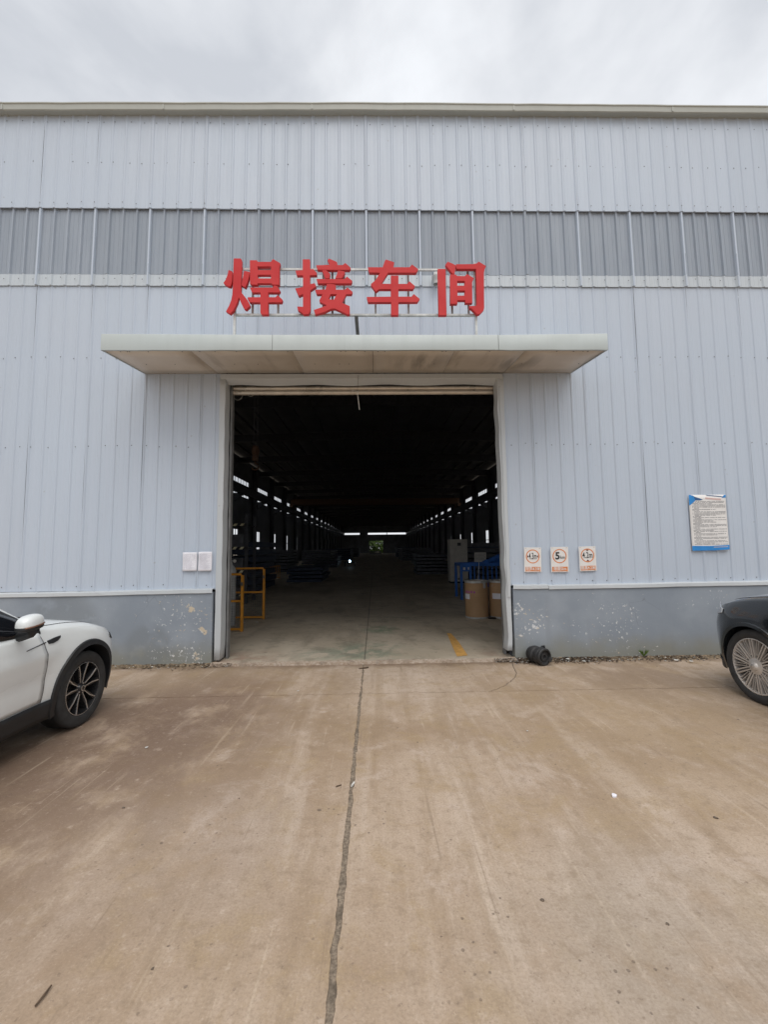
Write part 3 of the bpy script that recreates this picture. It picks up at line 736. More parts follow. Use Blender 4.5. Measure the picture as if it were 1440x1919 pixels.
# side walls, end wall, roof, frames (the deep dark hall)
HL, HX0, HX1 = 123.5, -10.1, 10.3
WZ0, WZ1 = 5.68, 6.98
def sidewall(x, s_):
    b = MB()
    b.box(min(x, x+s_*.06), max(x, x+s_*.06), 0.1, HL, WZ1, 8.6)
    b.box(min(x, x+s_*.06), max(x, x+s_*.06), 0.1, HL, 3.15, WZ0)
    b.box(min(x, x+s_*.06), max(x, x+s_*.06), 0.1, HL, -0.1, 1.25)
    y = 0.1
    for k in range(21):                                          # strip windows
        w0, w1 = (5.75+6*k-6, 9.75+6*k-6) if s_ < 0 else (1.55+6*k, 5.40+6*k)
        w0, w1 = max(w0, .6), max(w1, .7)
        if w1 > HL-.5: break
        b.box(min(x, x+s_*.06), max(x, x+s_*.06), y, w0, WZ0, WZ1); y = w1
    b.box(min(x, x+s_*.06), max(x, x+s_*.06), y, HL, WZ0, WZ1)
    y = 0.1
    for k in range(21):                                          # low windows
        w0 = 6.2+6*k-6 if s_ < 0 else 1.95+6*k; w0 = max(w0, .6)
        if w0 > HL-3: break
        b.box(min(x, x+s_*.06), max(x, x+s_*.06), y, w0, 1.25, 3.15); y = w0+1.0
    b.box(min(x, x+s_*.06), max(x, x+s_*.06), y, HL, 1.25, 3.15)
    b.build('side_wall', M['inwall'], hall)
    for k in range(21):
        w0, w1 = (5.75+6*k-6, 9.75+6*k-6) if s_ < 0 else (1.55+6*k, 5.40+6*k)
        w0 = max(w0, .6); w1 = max(w1, .7)
        if w1 > HL-.5: break
        f = MB()
        for t in range(1, 6): yy = w0+(w1-w0)*t/6; f.box(x+s_*.015, x+s_*.04, yy-.02, yy+.02, WZ0, WZ1)
        wdw = f.build('window', M['frame'], hall)
        p_ = MB(); p_.add([(x+s_*.045, w0, WZ0), (x+s_*.045, w1, WZ0), (x+s_*.045, w1, WZ1), (x+s_*.045, w0, WZ1)], [(0, 1, 2, 3)]); p_.build('pane', M['pane'], wdw)
        w0 = max(6.2+6*k-6 if s_ < 0 else 1.95+6*k, .6)
        f = MB(); f.box(x+s_*.01, x+s_*.05, w0+.45, w0+.50, 1.25, 3.15); f.box(x+s_*.012, x+s_*.048, w0, w0+1.0, 2.25, 2.31)
        f.build('window', M['frame'], hall)
sidewall(HX0, -1); sidewall(HX1, 1)
for k in range(21):
    y = 4.75+6*k
    if y > HL-1: break
    yl = y
    for x, s_, y in ((HX0, -1, yl), (HX1, 1, yl+1.70)):
        b = MB(); xi = x-s_*0.02
        b.box(min(xi, xi-s_*.36), max(xi, xi-s_*.36), y-.11, y+.11, 0.03, 8.4)
        b.box(min(xi-s_*.1, xi-s_*1.05), max(xi-s_*.1, xi-s_*1.05), y-.10, y+.10, 5.35, 5.54)
        b.add([(xi-s_*.45, y-.1, 4.95), (xi-s_*.45, y+.1, 4.95), (xi-s_*1.0, y-.1, 5.36), (xi-s_*1.0, y+.1, 5.36), (xi-s_*.45, y-.1, 5.36), (xi-s_*.45, y+.1, 5.36)], [(0, 2, 4), (1, 5, 3), (0, 1, 3, 2)])
        b.build('column', M['frame'], hall)
    b = MB()
    b.bar((HX0+.1, y, 8.15), (0.1, y, 8.40), 0.2, 0.4); b.bar((0.1, y, 8.40), (HX1-.1, y, 8.15), 0.2, 0.5)
    b.build('rafter', M['frame'], hall)
for x in (HX0+.85, HX1-.85):
    b = MB(); b.box(x-.14, x+.14, 0.6, HL-.5, 5.545, 5.60); b.box(x-.02, x+.02, 0.6, HL-.5, 5.60, 6.08); b.box(x-.16, x+.16, 0.6, HL-.5, 6.08, 6.13); b.box(x-.04, x+.04, .6, HL-.5, 6.13, 6.20)
    b.build('runway_beam', M['frame'], hall)
b = MB()
b.add([(WX0-.1, 0.06, 8.84), (0.1, 0.06, 8.90), (WX1+.1, 0.06, 8.84), (WX0-.1, HL+.4, 8.5), (0.1, HL+.4, 8.90), (WX1+.1, HL+.4, 8.5)], [(0, 1, 4, 3), (1, 2, 5, 4)])
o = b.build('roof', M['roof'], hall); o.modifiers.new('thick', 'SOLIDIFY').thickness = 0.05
b = MB()
for x in range(-9, 10): b.box(x-.03, x+.03, 0.1, HL, 8.50, 8.66)
b.build('purlins', M['frame'], hall)
# far end wall with its own doorway and strip of window
ew = MB(); e0, e1 = HL, HL+.1
dx0, dx1 = -1.75, 2.45
ew.box(HX0, HX1, e0, e1, 6.15, 8.8); ew.box(HX0, -9.2, e0, e1, 5.62, 6.15); ew.box(9.6, HX1, e0, e1, 5.62, 6.15); ew.box(-4.6, -2.1, e0, e1, 5.62, 6.15)
ew.box(HX0, HX1, e0, e1, 3.75, 5.62); ew.box(HX0, dx0, e0, e1, -.1, 3.75); ew.box(dx1, HX1, e0, e1, -.1, 3.75); ew.box(3.55, 3.75, e0, e1, 5.6, 6.2)
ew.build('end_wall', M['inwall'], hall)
# inside face of the front wall framing (girts)
b = MB()
for z in (1.2, 3.3, 4.72, 7.98, 8.7):
    for x0, x1 in ((WX0, -2.45), (2.1, WX1)) if z < 4.5 else ((WX0, WX1),): b.box(x0, x1, 0.03, 0.18, z-.03, z+.03)
b.build('girts', M['frame'], hall)
b = MB(); b.box(-2.5, -2.34, 0.1, 0.32, 0.03, 8.7); b.build('portal_column', M['frame'], hall); b = MB(); b.box(2.06, 2.2, 0.1, 0.32, 0.03, 8.7); b.build('portal_column', M['frame'], hall)
b = MB()
b.box(WX0, -2.5, 0.2, 0.26, 0.0, 5.8); b.box(2.18, WX1, 0.2, 0.26, 0, 5.8); b.box(-2.5, 2.18, 0.75, 0.8, 4.9, 5.8); b.build('inner_lining', M['inwall'], hall)

# ================================================================== THE SIGN ON THE CANOPY
SY = -0.985
sign = thing('shop_sign', 'red Chinese characters on a thin steel frame standing on the door canopy', 'sign')
GL = {
 'hot': ((410, 475), [
  [(205,345),(280,375),(278,590),(262,640),(250,690),(190,682),(120,642),(98,615),(150,540),(182,450)],
  [(312,108),(455,108),(475,130),(475,300),(468,600),(462,800),(530,885),(600,975),(652,1072),(640,1105),(562,1175),(520,1140),(465,1030),(430,945),(415,920),(390,1020),(345,1115),(300,1190),(240,1258),(150,1208),(215,1090),(258,980),(283,860),(293,700),(300,500)],
  [(525,365),(640,385),(632,480),(603,600),(555,712),(470,668),(490,560),(510,450)],
  [(648,145),(795,145),(800,178),(1085,178),(1125,118),(1278,205),(1278,235),(1262,262),(1262,655),(1105,655),(1105,625),(808,625),(808,655),(690,655),(648,630)],
  [(808,275),(1085,275),(1085,348),(808,348)], [(808,448),(1085,448),(1085,522),(808,522)],
  [(648,710),(1115,712),(1160,665),(1215,680),(1280,780),(1255,815),(1030,815),(1030,912),(1180,912),(1225,868),(1328,965),(1310,1020),(1030,1020),(1030,1255),(1025,1275),(890,1275),(865,1230),(865,1020),(640,1020),(600,950),(600,912),(865,912),(865,815),(690,815)]]),
 'join': ((545, 475), [
  [(250,125),(398,125),(400,335),(470,330),(540,405),(545,455),(400,460),(400,640),(500,620),(530,690),(410,770),(410,1190),(370,1265),(270,1272),(230,1230),(150,1185),(135,1105),(255,1110),(255,850),(165,890),(95,730),(255,700),(255,460),(125,460),(100,360),(250,350)],
  [(790,108),(960,180),(975,245),(1080,245),(1135,200),(1245,300),(1225,348),(560,345),(530,250),(820,240),(765,150)],
  [(652,352),(740,352),(820,425),(805,525),(715,525),(680,430)],
  [(985,352),(1110,375),(1130,400),(1060,525),(925,525),(960,430)],
  [(535,532),(1115,535),(1170,480),(1280,575),(1260,628),(870,628),(560,628)],
  [(750,636),(860,638),(935,655),(935,755),(1125,758),(1180,710),(1285,800),(1265,850),(1155,850),(1130,905),(1060,1025),(1225,1095),(1228,1268),(1175,1275),(1100,1230),(920,1150),(850,1150),(690,1225),(510,1275),(480,1175),(620,1130),(755,1080),(600,1010),(595,975),(660,850),(540,850),(505,755),(720,752),(745,680)],
  [(830,850),(955,850),(900,960),(850,965),(785,945)]]),
 'cart': ((675, 475), [
  [(165,290),(470,290),(520,150),(540,130),(710,185),(690,290),(1030,290),(1080,232),(1210,330),(1165,405),(585,405),(440,632),(640,635),(640,462),(798,462),(800,635),(980,635),(1025,580),(1142,680),(1105,745),(800,745),(800,900),(1070,900),(1115,845),(1240,945),(1195,1012),(800,1015),(800,1285),(645,1285),(645,1015),(165,1015),(140,905),(640,900),(640,745),(400,745),(330,800),(300,760),(225,660),(230,635),(320,560),(415,405),(190,400)]]),
 'room': ((800, 475), [
  [(232,325),(395,325),(400,700),(415,1285),(250,1285),(240,800)],
  [(440,172),(600,245),(603,300),(580,428),(540,432),(390,235)],
  [(610,228),(960,225),(1040,210),(1080,172),(1235,265),(1205,330),(1190,400),(1195,1130),(1185,1180),(1100,1262),(1050,1270),(1000,1215),(930,1150),(890,1140),(885,1095),(1030,1090),(1040,1070),(1025,325),(618,325)],
  [(490,440),(600,440),(635,470),(790,475),(840,432),(980,515),(945,600),(950,1035),(800,1035),(800,975),(640,975),(640,1050),(490,1050)],
  [(638,575),(792,575),(788,672),(636,672)], [(640,775),(795,775),(787,878),(641,878)]]),
}
for nm, lab in (('hot', 'first red character, weld, with a fire radical'), ('join', 'second red character, join, with a hand radical'), ('cart', 'third red character, cart, with three crossbars'), ('room', 'fourth red character, room, a sun inside a gate')):
    (ox, oy), polys = GL[nm]
    pp = []
    for p in polys:
        q = []
        for x, y in p:
            wv = on_wall(ox+x*130/1440, oy+y*130/1440, SY-0.025); q.append((wv.x, wv.z))
        pp.append(q)
    shape2d('character', pp, 0.05, M['red'], sign, lambda c: (c.x, SY - c.z, c.y), bev=0.0025, label=lab)
zb = on_wall(665, 590, SY+.05).z; ztp = on_wall(665, 505, SY+.05).z
xa = on_wall(438, 590, SY).x; xb = on_wall(894, 590, SY).x
def bars(name, segs, mat, wd=0.022):
    for a, c in segs:
        b = MB(); b.bar(a, c, wd); b.build(name, mat, sign)
yb = SY+0.06
bars('rail', [((xa, yb, zb), (xb, yb, zb)), ((xa, yb+.05, zb+.022), (xb, yb+.05, zb+.022)), ((xa, yb, ztp), (xb, yb, ztp))], M['steel'], 0.026)
ups = [on_wall(px, 560, yb).x for px in (473, 521, 606, 623, 645, 704, 766, 848, 879)]
bars('upright', [((x, yb+.028, zb-0.005), (x, yb+.028, ztp+0.03)) for x in ups], M['upsteel'], 0.026)
bars('post', [((xa, yb-.01, 4.535), (xa, yb-.01, ztp+.1)), ((xb, yb-.01, 4.535), (xb, yb-.01, ztp+.1))], M['steel'], 0.030)
for x in (xa, xb):
    b = MB(); b.box(x-.085, x+.085, yb-.05, yb+.03, 4.532, 4.545); b.build('foot_plate', M['darksteel'], sign)
pm = on_wall(668, 592, yb); 
bars('brace', [((pm.x, yb, zb-.01), (pm.x+.02, -0.55, 4.585))], M['darksteel'], 0.045)

# small vent elbow on the wall behind the fourth character
lp = on_wall(816, 524, -0.06)
vt = thing('vent_pipe', 'short grey vent pipe on the wall left of the last red character', 'pipe', (lp.x, 0, lp.z))
b = MB(); b.lathe([(0.05, -0.03), (0.05, -0.17), (0.045, -0.20), (0.0, -0.20)], 16, 'y'); b.build('pipe', M['steel'], vt, angle=40)
b = MB(); b.lathe([(0.07, 0.02), (0.06, -0.02), (0.045, -0.10)], 16, 'z', (0, -0.15, -0.04)); b.build('cowl', M['steel'], vt, angle=40)

# dangling rod under the header
rod = thing('hanging_rod', 'thin pale rod dangling on a wire from the door header', 'rod', (0, 0, 0))
p0 = on_wall(672, 703, -0.055); p1 = on_wall(670, 734, -0.055); p2 = on_wall(674, 768, -0.055); p3 = on_wall(659, 731, -0.055)
b = MB(); b.tube([p0, p1], 0.0025, 5); b.build('wire', M['darksteel'], rod)
b = MB(); b.tube([p1, p2], 0.007, 6); b.tube([p1, p3], 0.004, 5); b.build('rod', M['pale'], rod)

# ================================================================== NOTICES ON THE WALL
def panel_rect(a, c): return a.x, c.x, c.z, a.z
def limit_sign(px, label, tilt, kind):
    a = on_wall(px[0], px[1], -0.035); c = on_wall(px[2], px[3], -0.035)
    wdt, hgt = c.x-a.x, a.z-c.z
    root = thing('limit_sign', label, 'sign', ((a.x+c.x)/2, -0.032, (a.z+c.z)/2), 0, 'orange and white limit signs right of the door')
    root.rotation_euler = (math.radians(1.5), tilt, 0)
    W2, H2 = wdt/2, hgt/2
    b = MB(); b.box(-W2, W2, -0.004, 0.0, -H2, H2); bevel(b.build('board', M['signwhite'], root), 0.002)
    cz = H2*0.27; R_ = W2*0.80
    b = MB(); b.lathe([(R_, -0.0055), (R_*0.86, -0.0055)], 48, 'y', (0, 0, cz)); b.build('ring', M['orange'], root)
    b = MB(); b.box(-W2*.88, W2*.88, -0.0052, -0.0045, -H2*.93, -H2*.57); b.build('caption_plate', M['orange'], root)
    if kind == 'w':
        for s_ in (-1, 1):
            b = MB(); b.add([(s_*R_*.80, -.0056, cz+.024), (s_*R_*.80, -.0056, cz-.024), (s_*R_*.60, -.0056, cz)], [(0, 1, 2)]); b.build('arrow', M['maroon'], root)
        text('lettering', '4.3m', 0.140, M['ink'], root, (0, -.0058, cz), 0.44, 0.0012); cap = '限宽4.3米'
    elif kind == 'h':
        for s_ in (-1, 1):
            b = MB(); b.add([(.024, -.0056, cz+s_*R_*.84), (-.024, -.0056, cz+s_*R_*.84), (0, -.0056, cz+s_*R_*.60)], [(0, 1, 2)]); b.build('arrow', M['maroon'], root)
        text('lettering', '4.2m', 0.130, M['ink'], root, (0, -.0058, cz), 0.62, 0.001); cap = '限高4.2米'
    else:
        text('lettering', '5', 0.150, M['ink'], root, (-0.032, -.0058, cz), 1.0, 0.005)
        text('lettering', 'km', 0.070, M['ink'], root, (0.046, -.0058, cz-.020), 0.85, 0.0005); cap = '限速5km'
    text('caption', cap, 0.062, M['signwhite'], root, (0, -.0062, -H2*.75), 0.86, 0.0008)
    b = MB()
    for sx_, sz_ in ((-.82, .93), (.82, .93), (-.82, -.96), (.82, -.96)):
        b.box(sx_*W2-.011, sx_*W2+.011, -.0065, -.0042, sz_*H2-.006, sz_*H2+.006)
    b.build('tape_tabs', M['pale'], root)
limit_sign((982, 1026, 1016, 1072), 'limit sign reading 4.3m with side arrows, nearest the door', 0.015, 'w')
limit_sign((1032, 1025, 1067, 1072), 'limit sign reading 5 km, the middle one of three', 0.0, 's')
limit_sign((1085, 1024, 1119, 1070), 'limit sign reading 4.2m with up and down arrows, farthest from the door', -0.02, 'h')

a = on_wall(1291, 928, -0.04); c = on_wall(1367, 1030, -0.04)
PWd, PH = 0.585, 0.865
post = thing('notice_poster', 'tall notice poster with blue corner and blue bottom band on the right wall', 'poster', (a.x+PWd/2, -0.036, a.z-PH/2+.004))
def pz(x, z): return -0.003 - 0.006*math.sin((x/PWd+.5)*9)*(0.3+abs(z)/PH)
b = MB(); b.grid(lambda u, v: ((u-.5)*PWd, pz((u-.5)*PWd, (v-.5)*PH), (v-.5)*PH), 14, 14)
o = b.build('sheet', M['signwhite'], post, smooth=True); o.modifiers.new('thick', 'SOLIDIFY').thickness = 0.002
def flat(name, poly, mat, lift=0.0035, sub=6):
    bm = bmesh.new(); f = bm.faces.new([bm.verts.new(((x-.5)*PWd, 0, (.5-y)*PH)) for x, y in poly])
    bmesh.ops.triangulate(bm, faces=[f]); bmesh.ops.subdivide_edges(bm, edges=bm.edges, cuts=3, use_grid_fill=True)
    for v in bm.verts: v.co.y = pz(v.co.x, v.co.z)-lift
    me = bpy.data.meshes.new(name); bm.to_mesh(me); bm.free(); me.materials.append(mat); return link(name, me, post)
flat('corner_print', [(0.0, 0.0), (.04, 0.0), (.13, .02), (.14, .07), (.17, .10), (.12, .13), (.06, .165), (.01, .19), (0, .19)], M['cyan'])
flat('wave_print', [(.13, .03), (.38, .085), (.30, .10), (.17, .10), (.15, .07)], M['navy'], 0.004)
flat('swoosh_print', [(.46, 0.0), (.62, .01), (.86, .025), (.95, .045), (.70, .03), (.5, .015)], M['navy'], 0.004)
flat('corner_print', [(1.0, 0.0), (1.0, .055), (.88, .055), (.95, .01)], M['cyan'])
flat('band_print', [(0, .915), (.5, .92), (1.0, .905), (1.0, .985), (.6, 1.0), (0, 1.0)], M['cyan'])
flat('band_note', [(.58, .935), (.96, .928), (.96, .942), (.58, .949)], M['faintink'], 0.0045)
tl = MB(); rr = random.Random(21); y = .115
def dash(mb, x0, x1, y_, hh, w_, h_, depth, fz=None):
    xs = [(x0-.5)*w_, (x1-.5)*w_]; zs = [(.5-y_)*h_, (.5-y_-hh)*h_]
    f = fz or (lambda x, z: -0.004)
    mb.add([(xs[0], f(xs[0], zs[0])-depth, zs[0]), (xs[1], f(xs[1], zs[0])-depth, zs[0]), (xs[1], f(xs[1], zs[1])-depth, zs[1]), (xs[0], f(xs[0], zs[1])-depth, zs[1])], [(0, 1, 2, 3)])
k = 0
while y < .885:
    end = rr.choice((.96, .97, .95, .93, .25, .30, .62, .70)); x = .07 if k % 3 else .12
    while x < end:
        l = rr.uniform(.012, .055); dash(tl, x, min(end, x+l), y, .0085, PWd, PH, 0.0035, pz); x += l+rr.choice((.004, .004, .006, .02))
    y += .0208; k += 1
tl.build('text_lines', M['greyink'], post, kind='stuff')
tl = MB()
for i in range(14): dash(tl, .45+i*.03, .47+i*.03, .045+.002*i, .03, PWd, PH, .0045, pz)
tl.build('title_line', M['pinkink'], post, kind='stuff')

for (p, lab) in (((343, 1035, 369, 1070), 'white paper notice left of its twin, beside the door'), ((372, 1034, 397, 1070), 'white paper notice right of its twin, nearest the door')):
    a = on_wall(p[0], p[1], -0.034); c = on_wall(p[2], p[3], -0.034); w_, h_ = c.x-a.x, a.z-c.z
    root = thing('paper_notice', lab, 'notice', ((a.x+c.x)/2, -0.03, (a.z+c.z)/2), 0, 'paper notices left of the door')
    ph = random.uniform(0, 5)
    def fz(x, z): return -0.004 - 0.010*max(0, (-z/h_)+.1)**1.5 - 0.003*math.sin(x*30+z*18+ph)
    b = MB(); b.grid(lambda u, v: ((u-.5)*w_, fz((u-.5)*w_, (v-.5)*h_), (v-.5)*h_), 8, 10)
    o = b.build('sheet', M['paper'], root, smooth=True); o.modifiers.new('thick', 'SOLIDIFY').thickness = 0.001
    tl = MB(); y = .10
    while y < .9:
        x = .1
        while x < random.choice((.9, .9, .6)):
            l = random.uniform(.03, .12); dash(tl, x, min(.9, x+l), y, .010, w_, h_, 0.0012, fz); x += l+.02
        y += .034
    tl.build('text_lines', M['faintink'], root, kind='stuff')

# ================================================================== CARS
def lerp_tab(tab, s_):
    if s_ <= tab[0][0]: return tab[0][1]
    for (a, va), (c, vc) in zip(tab[:-1], tab[1:]):
        if s_ <= c:
            t = (s_-a)/(c-a); return va+(vc-va)*t
    return tab[-1][1]
def smooth_tab(tab, s_, h=0.07):
    return sum(lerp_tab(tab, s_+d*h)*w_ for d, w_ in ((-1.5, .12), (-.75, .22), (0, .32), (.75, .22), (1.5, .12)))
class Car:
    def __init__(c, cfg, root):
        c.g = cfg; c.root = root
    def hw(c, s_): return smooth_tab(c.g['hw'], s_)
    def zt(c, s_): return smooth_tab(c.g['zt'], s_)
    def zs(c, s_): return smooth_tab(c.g['zs'], s_)
    def we(c, s_): return smooth_tab(c.g['we'], s_)
    def ze(c, s_): return smooth_tab(c.g['ze'], s_)
    def zl(c, s_): return smooth_tab(c.g['zl'], s_)
    def side(c, s_, z):
        """half width of the flank at station s and height z"""
        zl, zs = c.zl(s_), c.zs(s_); t = min(1.2, max(-.3, (z-zl)/(zs-zl)))
        k = lerp_tab([(-.3, .93), (0, .945), (.12, .965), (.35, .985), (.62, 1.0), (.74, .997), (.86, .985), (.95, .962), (1.0, .94), (1.2, .90)], t)
        x = c.hw(s_)*k
        for ax in (c.g['fa'], c.g['ra']):                         # flared arches
            d = math.hypot(s_-ax, z-c.g['r']); x += 0.022*max(0, 1-abs(d-c.g['r']*1.22)/0.14)
        if s_ < c.g['fa']-.3: x += .013*max(0, 1-abs(z-c.g['crease'])/.06)*min(1, (c.g['fa']-.3-s_)/.15) - .016*max(0, 1-abs(z-.60)/.14)*min(1, (c.g['fa']-.3-s_)/.3)
        return x
    def pt(c, s_, row, u):
        """row 'side' u 0..1 sill->shoulder; 'pill' shoulder->roof edge; 'top' roof edge->centre"""
        if row == 'side':
            z = c.zl(s_)+(c.zs(s_)-c.zl(s_))*u; return (c.side(s_, z), s_, z)
        S = (c.side(s_, c.zs(s_)), c.zs(s_)); E_ = (min(c.we(s_), S[0]*.985), max(c.ze(s_), S[1]+.004)); T_ = (0.0, c.zt(s_))
        if row == 'pill':
            bul = 0.02*math.sin(PI*u); return (S[0]+(E_[0]-S[0])*u+bul, s_, S[1]+(E_[1]-S[1])*u)
        return (E_[0]*(1-u), s_, E_[1]+(T_[1]-E_[1])*math.sin(u*PI/2))
    def body(c):
        s0, s1 = c.g['s0'], c.g['s1']; n_ = 84
        st = [s0+(s1-s0)*(0.5-0.5*math.cos(PI*i/n_))*.55+(s1-s0)*(i/n_)*.45 for i in range(n_+1)]
        rows = [('side', i/12) for i in range(13)]+[('pill', i/6) for i in range(1, 7)]+[('top', i/6) for i in range(1, 7)]
        vs = []; k = len(rows)*2-1
        for s_ in st:
            half = [c.pt(s_, r_, u) for r_, u in rows]
            vs += half + [(-x, y, z) for x, y, z in half[-2::-1]]
        fs = [(i*k+j, i*k+j+1, (i+1)*k+j+1, (i+1)*k+j) for i in range(n_) for j in range(k-1)]
        fs += [(i*k, (i+1)*k, (i+1)*k+k-1, i*k+k-1) for i in range(n_)]
        fs += [tuple(range(k)), tuple(n_*k+j for j in range(k))[::-1]]
        b = MB(); b.add(vs, fs); me = b.mesh('body', [c.g['paint'], M['black']])
        o = link('body', me, c.root)
        cut = MB()
        for ax in (c.g['fa'], c.g['ra']):
            for sgn in (-1, 1):
                cut.lathe([(0.0, sgn*.58), (c.g['arch'], sgn*.58), (c.g['arch'], sgn*1.3), (0.0, sgn*1.3)], 40, 'x', (0, ax, c.g['r']+.01), mi=1)
        cm = cut.mesh('cut', [c.g['paint'], M['black']]); co = link('cut', cm)
        md = o.modifiers.new('b', 'BOOLEAN'); md.operation = 'DIFFERENCE'; md.object = co; md.solver = 'EXACT'
        co.location = c.root.location; co.rotation_euler = c.root.rotation_euler
        bpy.context.view_layer.update()
        dg = bpy.context.evaluated_depsgraph_get(); nm = bpy.data.meshes.new_from_object(o.evaluated_get(dg))
        o.modifiers.clear(); o.data = nm; nm.name = 'body'
        bpy.data.objects.remove(co)
        nm.polygons.foreach_set('use_smooth', [True]*len(nm.polygons)); nm.set_sharp_from_angle(angle=math.radians(32))
        return o
    def patch(c, name, mat, fn, nu, nv, parent=None, thick=0.004, **kw):
        b = MB(); b.grid(fn, nu, nv); o = b.build(name, mat, parent or c.root, smooth=True, **kw)
        md = o.modifiers.new('thick', 'SOLIDIFY'); md.thickness = thick; md.offset = 0; return o
    def flank(c, name, mat, poly_s0, poly_s1, z0, z1, sgn, lift, nu=14, nv=10, parent=None):
        """panel on the flank between two (z -> s) edges"""
        def fn(u, v):
            z = z0+(z1-z0)*v; a, e_ = poly_s0(z), poly_s1(z); s_ = a+(e_-a)*u
            return (sgn*(c.side(s_, z)+lift), s_, z)
        return c.patch(name, mat, fn, nu, nv, parent)
    def seam(c, name, pts, r_=0.003, parent=None, mat=None):
        b = MB(); b.tube(pts, r_, 5); return b.build(name, mat or M['rimblack'], parent or c.root)
    def arch_trim(c, ax, sgn, mat, wdt):
        b = MB(); n_ = 40; vs = []; zc = c.g['r']+.01; ri = c.g['arch']-.012; ro = c.g['arch']+wdt
        for j in range(n_+1):
            a = math.radians(-18+216*j/n_); ca, sa = math.cos(a), math.sin(a)
            def q(rad, lift):
                s_, z = ax+rad*ca, zc+rad*sa; z = max(z, c.zl(s_)-.06)
                return (sgn*(c.side(s_, z)+lift), s_, z)
            p1, p2, p3 = q(ro, -.004), q(ro-.008, .014), q(ri, .017); p4 = (p3[0]-sgn*.13, p3[1], p3[2])
            vs += [p1, p2, p3, p4]
        b.add(vs, [(j*4+t, j*4+t+1, (j+1)*4+t+1, (j+1)*4+t) for j in range(n_) for t in range(3)])
        return b.build('arch_trim', mat, c.root, angle=40)
    def wheel(c, ax, sgn, style):
        r_ = c.g['r']; xo = sgn*c.g['wx']; root = bpy.data.objects.new('wheel', None); COL.objects.link(root)
        root.parent = c.root; root.location = (xo, ax, r_); root.scale = (sgn, 1, 1)
        rr_ = c.g['rim']; wd = c.g['tw']
        b = MB()
        prof = [(rr_*.97, -wd), (rr_+.015, -wd-.004), (r_*.93, -wd-.002), (r_*.985, -wd+.02), (r_, -wd+.05)]
        for g_ in (.30, .5, .70):
            xx = -wd*g_; prof += [(r_, xx-.012), (r_-.008, xx-.006), (r_-.008, xx+.006), (r_, xx+.012)]
        prof += [(r_, -.035), (r_*.99, -.014), (r_*.955, -.001), (r_*.90, .004), ((r_+rr_)/2, .006), (rr_+.022, .003), (rr_+.006, -.004), (rr_*.985, -.014)]
        b.lathe(prof, 72, 'x'); b.build('tyre', M['rubber'], root, angle=35)
        edge = c.g['edge']
        b = MB(); b.lathe([(rr_*.99, -.012), (rr_*.975, -.008), (rr_*.955, -.012), (rr_*.93, -.035), (rr_*.90, -wd+.02)], 64, 'x'); b.build('rim', M['rimblack'] if style == 'white' else edge, root, angle=35)
        b = MB(); b.lathe([(0.0, -.10), (rr_*.62, -.10), (rr_*.66, -.115), (rr_*.66, -.14)], 40, 'x'); b.build('brake_disc', M['disc'], root, angle=35)
        b = MB(); b.lathe([(0, -.15), (rr_*.93, -.15)], 40, 'x'); b.build('back_plate', M['rimblack'], root)
        def spoke(mb, a0, a1, r0, r1, w0, w1, x0, x1, th, ):
            """bar in the wheel plane from polar (r0,a0) to (r1,a1)"""
            p = Vector((0, r0*math.cos(a0), r0*math.sin(a0))); q = Vector((0, r1*math.cos(a1), r1*math.sin(a1)))
            d = (q-p).normalized(); nrm = Vector((0, -d.z, d.y)); X = Vector((1, 0, 0))
            vs = []
            for pp_, w_, xx in ((p, w0, x0), (q, w1, x1)):
                for sx_, dx_ in ((-1, -th), (-.75, 0), (.75, 0), (1, -th)): vs.append(pp_+nrm*sx_*w_/2+X*(xx+dx_))
            mb.add(vs, [(0, 4, 5, 1), (1, 5, 6, 2), (2, 6, 7, 3), (0, 3, 7, 4), (0, 1, 2, 3), (4, 7, 6, 5)])
        if style == 'white':
            for k_ in range(5):
                th = 2*PI*k_/5+.33
                b = MB()
                for q in (-1, 1):
                    spoke(b, th+q*.30, th+q*.30, .048, rr_*.60, .026, .030, -.030, -.022, .045)
                    spoke(b, th+q*.295, th+q*.16 if False else th+q*.235, rr_*.58, rr_*.965, .032, .040, -.022, -.014, .04)
                sp = b.build('spoke', M['rimblack'], root)
                b = MB()
                for q in (-1, 1):
                    spoke(b, th+q*.25, th+q*.22, .055, rr_*.62, .008, .011, -.026, -.017, .006)
                    spoke(b, th+q*.22, th+q*.29, rr_*.61, rr_*.965, .011, .013, -.017, -.010, .006)
                b.build('machined_edge', edge, sp)
            b = MB(); b.lathe([(rr_*.985, -.006), (rr_*.962, -.005)], 64, 'x'); b.build('rim_edge', edge, root)
            b = MB(); b.lathe([(0, -.008), (.028, -.010), (.036, -.018), (.065, -.032), (.068, -.06)], 28, 'x'); hb = b.build('hub', M['rimblack'], root, angle=30)
            b = MB(); b.lathe([(.020, -.0075), (.027, -.0085)], 24, 'x'); b.build('cap_ring', edge, hb)
        else:
            for k_ in range(10):
                th = 2*PI*k_/10+.18; b = MB()
                for q in (-1, 1): spoke(b, th+q*.17, th+q*.060, .075, rr_*.965, .016, .019, -.010, -.006, .03)
                b.build('spoke', edge, root)
                th += PI/10; b = MB()
                for q in (-1, 1): spoke(b, th+q*.085, th+q*.052, rr_*.42, rr_*.965, .007, .008, -.014, -.008, .03)
                spoke(b, th-.09, th+.09, rr_*.42, rr_*.42, .010, .010, -.016, -.016, .03)
                b.build('spoke', edge, root)
            b = MB(); b.lathe([(rr_*.995, -.006), (rr_*.965, -.004), (rr_*.955, -.014)], 64, 'x'); b.build('rim_edge', edge, root)
            b = MB(); b.lathe([(0, .026), (.022, .024), (.042, .012), (.048, .0), (.056, -.002), (.085, -.010), (.088, -.05)], 32, 'x'); hb = b.build('hub', edge, root, angle=35)
